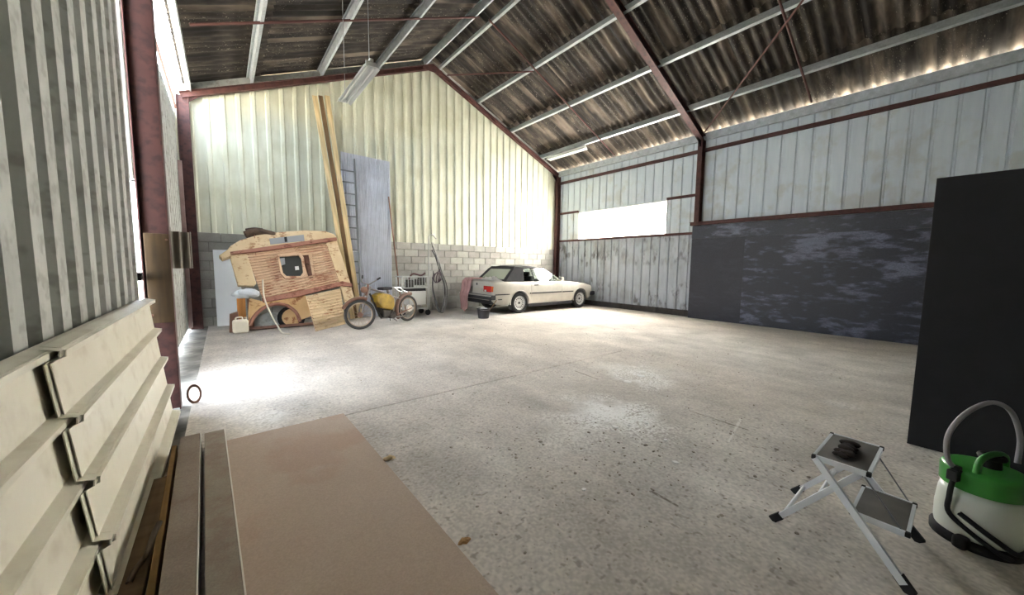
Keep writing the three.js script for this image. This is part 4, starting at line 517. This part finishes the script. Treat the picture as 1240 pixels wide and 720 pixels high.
// ---------------------------------------------------------------- stack of cream sheets along the near wall
M.stackCream = std({ map: tex(512, (u, v) => { const n = fbm(u, v, 5, 5, 901), d = fbm(u, v, 16, 4, 911); let c = mix3([214, 208, 190], [228, 223, 207], n); return mix3(c, [176, 162, 138], 0.4 * st(0.45, 0.95, d)); }, 1.5), roughness: 0.45 });
{ const prof = (n, h0 = 0.02) => { const o = [[0, h0 > 0 ? 0.045 : 0], [0.022, 0.045], [0.04, 0]]; for (let k = 0; k < n; k++) { const y = 0.04 + k * 0.243; o.push([y + 0.172, 0.004], [y + 0.182, 0.016], [y + 0.19, 0.042], [y + 0.213, 0.046], [y + 0.228, 0.003]); } return o; };
  // u runs up the leaning face, v along the shed, w towards the room
  const mk = (z0, z1, xb, lean, h0, label) => { const g = ribSheet(prof(4), 0, z1 - z0, 0.0035, 0), up = V(-Math.sin(lean), Math.cos(lean), 0), out = V(Math.cos(lean), Math.sin(lean), 0);
    g.applyMatrix4(new THREE.Matrix4().makeBasis(up, V(0, 0, -1), out.clone().negate().multiplyScalar(-1))); const det = new THREE.Matrix4().makeBasis(up, V(0, 0, -1), out).determinant(); if (det < 0) { const p = g.attributes.position; for (let i = 0; i < p.count; i += 3) for (const at of Object.values(g.attributes)) { const a = at.itemSize, s = at.array; for (let k = 0; k < a; k++) { const q = s[(i + 1) * a + k]; s[(i + 1) * a + k] = s[(i + 2) * a + k]; s[(i + 2) * a + k] = q; } } g.computeVertexNormals(); }
    solo('cladding_panel', g, M.stackCream, label, 'metal sheet', [xb, 0.004 + h0, z1], 'cream sheets stacked on edge'); };
  const LE = 0.105;
  mk(-4.12, -1.95, -0.385, LE, 0, 'ribbed cream metal sheet standing on edge, outermost of the stack');
  mk(-4.10, -1.92, -0.393, LE, 0.003, 'ribbed cream metal sheet standing on edge, second in the stack');
  mk(-4.08, -1.97, -0.401, LE, 0.006, 'ribbed cream metal sheet standing on edge, third in the stack');
  mk(-4.0, -0.7, -0.425, LE - 0.01, 0.0, 'longer ribbed cream metal sheet behind the stack, reaching nearer'); mk(-3.96, -0.68, -0.433, LE - 0.01, 0.003, 'longer ribbed cream metal sheet right against the grey wall'); }
// edge boards lying on the floor
{ const mk = (x0, x1, z0, z1, h, m, name, label, cat, turn) => { const t = thing(name, label, cat, [(x0 + x1) / 2, 0, z1], turn); const w = x1 - x0, L = z1 - z0; part('board_core', rbox(w - 0.006, h, L, 0.003, -0.003, h / 2, -L / 2, 1), m, t); part('edge_band', box(0.005, h * 0.98, L * 0.999, w / 2 - 0.0025, h / 2, -L / 2), matte(0xd8d2c6, 0.6), t, 'pale edge band'); };
  const dust = (a, b, s) => std({ map: tex(512, (u, v) => { const n = fbm(u, v, 5, 5, s), d = fbm(u, v, 12, 4, s + 9), f = vnoise(u * 200, v * 200, s + 15, 200, 200); let c = mix3(a, b, 0.6 * n + 0.4 * f); c = mix3(c, [126, 94, 82], 0.4 * st(0.42, 0.9, d)); return c; }, 0.9), roughness: 0.95 });
  M.dustA = dust([120, 106, 94], [158, 144, 130], 921); M.dustB = dust([128, 118, 104], [162, 150, 134], 941);
  mk(-0.196, -0.088, -3.22, -0.4, 0.12, M.dustA, 'dusty_beam', 'long dusty board on edge of the pair, next to the cream sheets', 'board', 0.029); mk(-0.066, 0.047, -3.2, -0.4, 0.12, M.dustB, 'dusty_beam', 'long dusty board of the pair, beside the big flat panel', 'board', 0.031);
  solo('ochre_lath', rbox(0.024, 0.10, 2.7, 0.003, 0, 0.05, 0, 1), std({ map: woodMap([140, 106, 62], [168, 132, 84], 961, 0.8, 1, 10), roughness: 0.9 }), 'thin ochre lath lying against the pair of dusty boards', 'lath', [-0.262, 0, -1.80]).rotation.y = 0.029;
  const wl = std({ map: woodMap([92, 74, 56], [132, 110, 86], 971, 0.9, 1, 10), roughness: 0.95 });
  solo('floor_plank', rbox(0.075, 0.04, 2.2, 0.004, 0, 0.02, 0, 1), wl, 'worn brown plank lying at the foot of the cream sheets', 'plank', [-0.335, 0.0, -1.75]).rotation.z = 0.0;
  solo('torn_strap', tube([V(-0.345, 0.045, -1.95), V(-0.33, 0.062, -2.0), V(-0.315, 0.06, -2.05), V(-0.30, 0.085, -2.06), V(-0.29, 0.112, -2.12), V(-0.275, 0.13, -2.18)], 0.011, 30, 7), matte(0x6b5d50, 0.95), 'crumpled grey-brown strap at the foot of the cream sheets', 'strap');
  // flat panel
  const a = onY(278, 538), b = onY(414, 503), M0 = std({ map: tex(1024, (u, v) => { const n = fbm(u, v, 3, 5, 981), d = fbm(u, v, 8, 4, 991), f = vnoise(u * 500, v * 500, 995, 500, 500); let c = mix3([168, 146, 128], [186, 168, 150], n); c = mix3(c, [170, 138, 118], 0.45 * st(0.45, 0.7, d)); return c.map((q) => q * (0.95 + 0.08 * f)); }, 2.6), roughness: 0.9 });
  const o = solo('flat_panel', rbox(0.79, 0.02, 2.9, 0.002, 0, 0.01, 0, 1), M0, 'large flat pinkish-brown hardboard panel lying on the concrete', 'panel', [0.378, 0, -3.235 + 1.45]); o.rotation.y = 0.014; }
// ---------------------------------------------------------------- bits on the near column
{ const t = thing('rusty_plate', 'brown rusty board fixed low on the dark column', 'plate', [-0.425, 0.78, -4.288]); part('plate', rbox(0.155, 0.76, 0.012, 0.003, 0, 0.38 - 0.01, 0, 1).translate(0, 0, 0), std({ map: woodMap([66, 50, 30], [96, 74, 46], 1001, 0.8, 2, 2), roughness: 0.85 }), t); for (const [x, y] of [[-0.06, 0.06], [0.06, 0.7]]) part('bolt', new THREE.CylinderGeometry(0.009, 0.009, 0.014, 8).rotateX(Math.PI / 2).translate(x, y, 0.01), M.rust, t);
  const s = thing('sheet_offcut', 'small bent grey corrugated offcut fixed on the column', 'offcut', [-0.355, 1.235, -4.42]); part('offcut', ribSheet(sine(0, 0.17, 0.07, 0.012, 10), 0, 0.33, 0.003, 0.9).applyMatrix4(new THREE.Matrix4().makeBasis(V(0.78, 0, -0.62), V(0, 1, 0), V(0.62, 0, 0.78))), std({ map: woodMap([98, 92, 80], [138, 132, 118], 1011, 0.5, 6, 1), roughness: 0.7 }), s); part('pale_edge', bar(V(0.135, 0.0, -0.104), V(0.135, 0.335, -0.104), 0.008, 0.008), matte(0xd8d4c8, 0.6), s);
  const l = thing('door_latch', 'small dark latch at the slit beside the column', 'latch', [-0.535, 1.17, -4.24]); part('latch_body', rbox(0.03, 0.07, 0.07, 0.008), M.black, l); part('bolt', new THREE.CylinderGeometry(0.008, 0.008, 0.1, 8).rotateX(Math.PI / 2), M.black, l);
  const q = onY(231, 490); solo('iron_ring', new THREE.TorusGeometry(0.062, 0.011, 8, 28).scale(0.8, 1.25, 1).rotateY(-0.35).rotateX(-0.12), M.rust, 'rusty oval iron ring standing at the foot of the column', 'ring', [-0.26, 0.083, -4.36]);
  part('trim_angle', span(-0.56, -0.5, 0.03, 3.15, -9.26, -9.2), std({ color: 0xb79a94, map: GR.coarse, roughness: 0.7 }), wallLeft, 'faded pink steel upright'); }
// ---------------------------------------------------------------- hanging tube lamps, both off
{ const fit = (name, label, pos, L, tip) => { const t = thing(name, label, 'tube lamp', pos, 0, 'tube lamps'); part('housing', rbox(0.05, 0.035, L, 0.006, 0, 0.055, 0, 1), M.white, t); part('reflector', ribSheet([[-0.095, -0.03], [-0.05, 0.02], [-0.024, 0.034], [0.024, 0.034], [0.05, 0.02], [0.095, -0.03]], -L / 2, L / 2, 0.002, 0).applyMatrix4(new THREE.Matrix4().makeBasis(V(1, 0, 0), V(0, 0, -1), V(0, 1, 0))), matte(0xd6d8d6, 0.35), t); for (const s of [-1, 1]) part('tube', new THREE.CylinderGeometry(0.013, 0.013, L - 0.06, 12).rotateX(Math.PI / 2).translate(s * 0.04, -0.012, 0), phys({ color: 0xf2f2ee, roughness: 0.2 }), t); for (const s of [-1, 1]) part('end_cap', box(0.13, 0.05, 0.02, 0, 0.01, s * (L / 2 - 0.01)), M.white, t); return t; };
  const h = fit('hanging_lamp', 'long unlit tube lamp hanging on wires in front of the gable', [1.5, 3.65, -5.25], 1.28); for (const s of [-1, 1]) part('wire', rod(V(0, 0.07, s * 0.55), V(0, roofY(1.5) - 3.65 - 0.02, s * 0.55), 0.004, 5), M.dull, h);
  const b = fit('batten_lamp', 'tube lamp fixed under the lowest purlin of the window-side slope', [8.64, 4.80, -8.2], 1.6); part('clip', join(box(0.03, 0.12, 0.03, 0, 0.1, -0.6), box(0.03, 0.12, 0.03, 0, 0.1, 0.6)), M.galv, b); }
// ---------------------------------------------------------------- folding step stool
{ const t = thing('step_stool', 'white folding two-step stool with grey treads', 'step stool', [2.33, 0, -0.29]), w = matte(0xdfe2e6, 0.4), tread = std({ color: 0x85817c, map: GR.coarse, roughness: 0.9 }), X = 0.215;
  const L = (x, y, z) => V(x - 2.33, y, z + 0.29);
  for (const s of [-1, 1]) { const xf = 2.325 + s * 0.225, xt = 2.35 + s * 0.19; const leg = part('front_leg', beam(L(xf, 0.03, -0.065), L(xt, 0.405, -0.385), 0.014, 0.03), w, t); const a = L(xf, 0.0, -0.042), b = L(xf + (xt - xf) * 0.12, 0.055, -0.085); part('rubber_foot', beam(a.clone().setY(0.004), b, 0.02, 0.036), M.rubber, leg);
    const xr = 2.352 + s * 0.185, xq = 2.35 + s * 0.165; const rl = part('rear_leg', beam(L(xr, 0.025, -0.515), L(xq, 0.385, -0.235), 0.012, 0.026), w, t); part('rubber_foot', beam(L(xr, 0.004, -0.537), L(xr, 0.045, -0.50), 0.018, 0.034), M.rubber, rl);
    part('stay', rod(L(2.33 + s * 0.165, 0.39, -0.215), L(2.325 + s * 0.15, 0.21, -0.09), 0.0035, 6), M.dull, t); }
  part('rear_crossbar', rod(L(2.17, 0.06, -0.49), L(2.535, 0.06, -0.49), 0.009, 8), w, t); part('rear_crossbar', rod(L(2.18, 0.22, -0.365), L(2.52, 0.22, -0.365), 0.009, 8), w, t);
  const step = (y, x0, x1, z0, z1, name) => { const fr = part(name, join(beam(L(x0, y, z0), L(x0, y, z1), 0.012, 0.024), beam(L(x1, y, z0), L(x1, y, z1), 0.012, 0.024), beam(L(x0 - 0.006, y, z0), L(x1 + 0.006, y, z0), 0.012, 0.02), beam(L(x0 - 0.006, y, z1), L(x1 + 0.006, y, z1), 0.012, 0.02)), w, t); part('tread', rbox(x1 - x0 - 0.012, 0.012, z1 - z0 - 0.012, 0.003, (x0 + x1) / 2 - 2.33, y + 0.004, (z0 + z1) / 2 + 0.29, 1), tread, fr, 'dusty grey tread'); for (const x of [x0, x1]) for (const z of [z0, z1]) part('corner_cap', rbox(0.018, 0.022, 0.018, 0.004, x - 2.33, y + 0.002, z + 0.29, 1), M.black, fr); return fr; };
  step(0.405, 2.165, 2.535, -0.392, -0.203, 'top_step'); step(0.205, 2.168, 2.47, -0.245, -0.073, 'lower_step');
  const r = rng(29), gs = []; for (let k = 0; k < 14; k++) { const g = new THREE.IcosahedronGeometry(0.018 + r() * 0.016, 1), p = g.attributes.position; g.scale(1.3, 0.45, 0.9); g.rotateY(r() * 6); g.translate((r() - 0.5) * 0.03 , 0.418 + r() * 0.01, 0); g.translate(2.33 - 2.33 + 0.0 + (k / 14 - 0.5) * 0.17, 0, -0.01 + (r() - 0.5) * 0.03); gs.push(g); }
  solo('dirty_glove', join(gs), std({ color: 0x3d3029, map: GR.dirt, roughness: 1 }), 'dark dirty glove lying on the top step of the stool', 'glove', [2.33, 0.004, -0.29]); }
// ---------------------------------------------------------------- pressure sprayer
{ const t = thing('pressure_sprayer', 'white pressure sprayer tank with green collar, black strap and grey hose', 'sprayer', [2.80, 0, 0.12], -0.42), green = phys({ color: 0x3f8f3a, roughness: 0.35, clearcoat: 0.2 }), wh = phys({ color: 0xd8dcd2, roughness: 0.4 });
  part('tank', lathe([[0, 0.02], [0.12, 0.02], [0.135, 0.035], [0.14, 0.06], [0.142, 0.14], [0.136, 0.22], [0.125, 0.27], [0, 0.27]], 40), wh, t); part('collar', lathe([[0.126, 0.262], [0.137, 0.268], [0.139, 0.345], [0.128, 0.362], [0.10, 0.37], [0.0, 0.37]], 40), green, t); part('base_ring', lathe([[0.125, 0], [0.15, 0], [0.152, 0.03], [0.14, 0.045], [0.12, 0.04]], 36), M.rubber, t);
  part('carry_handle', tube([V(-0.11, 0.36, 0.02), V(-0.09, 0.42, 0.02), V(0, 0.44, 0.02), V(0.09, 0.42, 0.02), V(0.11, 0.36, 0.02)], 0.013, 24, 8), green, t); part('pump_knob', join(new THREE.CylinderGeometry(0.03, 0.034, 0.05, 18).translate(0.02, 0.395, 0.01), new THREE.TorusGeometry(0.035, 0.012, 8, 20).rotateX(Math.PI / 2).translate(0.02, 0.42, 0.01)), M.rubber, t);
  const st1 = [[-0.137, 0.36, -0.02], [-0.155, 0.30, -0.03], [-0.156, 0.22, -0.035], [-0.152, 0.14, -0.03], [-0.135, 0.08, 0.05], [-0.10, 0.035, 0.115], [-0.07, 0.02, 0.14]].map((p) => V(...p)); part('strap', (() => { const g = tube(st1, 0.011, 30, 6); return g; })(), M.black, t); part('strap', tube([V(-0.15, 0.16, 0.0), V(-0.12, 0.10, 0.10), V(-0.05, 0.05, 0.152), V(0.05, 0.10, 0.15), V(0.1, 0.2, 0.11)], 0.011, 24, 6), M.black, t); part('strap_buckle', rbox(0.03, 0.05, 0.04, 0.006, -0.155, 0.33, -0.03), M.black, t);
  part('hose', tube([V(-0.13, 0.35, -0.03), V(-0.165, 0.40, -0.05), V(-0.165, 0.50, -0.06), V(-0.12, 0.58, -0.055), V(-0.04, 0.645, -0.04), V(0.06, 0.67, -0.02), V(0.15, 0.62, 0.0), V(0.19, 0.5, 0.02), V(0.17, 0.38, 0.03)], 0.0105, 50, 8), matte(0x8d878a, 0.5), t); part('lance_clip', rbox(0.03, 0.05, 0.03, 0.006, -0.14, 0.35, -0.03), M.black, t); part('foot', rbox(0.05, 0.06, 0.05, 0.015, -0.155, 0.03, 0.02), M.rubber, t); }
// ---------------------------------------------------------------- black partition
{ const t = thing('black_partition', 'tall plain black upright partition standing behind the sprayer', 'partition', [3.96, 0, -0.19]); part('board', rbox(0.022, 1.94, 2.44, 0.002, 0.011, 0.97, 1.22, 1), M.blackD, t); for (const z of [0.03, 0.82, 1.62, 2.4]) part('stud', box(0.05, 1.9, 0.04, 0.047, 0.95, z), M.oldwood, t); for (const z of [0.4, 1.9]) part('prop', beam(V(0.06, 1.2, z), V(0.72, 0.01, z), 0.04, 0.04), M.oldwood, t); part('sole', box(0.7, 0.03, 0.05, 0.40, 0.015, 0.4), M.oldwood, t); part('sole', box(0.7, 0.03, 0.05, 0.40, 0.015, 1.9), M.oldwood, t); }
// ---------------------------------------------------------------- litter on the floor
{ const chip = (px, py, s, label, col, seed) => { const p = onY(px, py), r = rng(seed), g = mergeVertices(new THREE.IcosahedronGeometry(s, 1)), q = g.attributes.position; for (let i = 0; i < q.count; i++) q.setXYZ(i, q.getX(i) * (1 + r() * 0.7), Math.abs(q.getY(i)) * (0.4 + r() * 0.5), q.getZ(i) * (0.5 + r() * 0.6)); const f = g.toNonIndexed(); f.computeVertexNormals(); return solo('wood_chip', f, matte(col, 0.9), label, 'wood chip', [p.x + 0.02, 0.001, p.z]); };
  chip(467, 557, 0.03, 'pale splintered wood chip halfway along the edge of the flat panel', 0xcbb088, 1); chip(558, 658, 0.022, 'small brown wood chip beside the flat panel', 0xb0895a, 2);
  const r = rng(77), gs = []; const spot = (x, z, s) => { if (x < 0.95) return; const g = new THREE.DodecahedronGeometry(s, 0); g.scale(1 + r(), 0.5 + 0.4 * r(), 0.7 + r() * 0.5); g.rotateY(r() * 6); g.translate(x, s * 0.3, z); gs.push(g); };
  for (let k = 0; k < 260; k++) { const u = r(), a = 560 + 420 * r(), b = 520 + 150 * r() * r(), p = onY(a, b); spot(p.x + (r() - 0.5), p.z + (r() - 0.5) * 0.6, 0.003 + 0.008 * r() * r()); } for (let k = 0; k < 240; k++) spot(0.9 + r() * 7, -6.5 + r() * 6, 0.003 + 0.008 * r() * r());
  tag(solo('floor_grit', join(gs), matte(0x9c9186, 0.95)), 'fine grit and crumbs scattered over the concrete floor', 'grit', null, 'stuff');
  const r2 = rng(78); [[745, 517, 0.028], [783, 512, 0.018], [762, 515, 0.014], [707, 593, 0.014], [818, 560, 0.02], [806, 533, 0.018], [776, 455, 0.05], [760, 462, 0.04]].forEach(([x, y, s], i) => { const p = onY(x, y), g = new THREE.CylinderGeometry(s, s * 1.15, 0.006, 7); g.scale(1, 1, 0.6 + r2() * 0.4); g.rotateY(r2() * 6); solo('plaster_flake', g, matte(0xe4e2de, 0.9), 'small white plaster flake on the floor stains', 'flake', [p.x, 0.004, p.z], 'plaster flakes'); });
  // two open cracks in the slab surface
}
renderer.render(scene, camera);
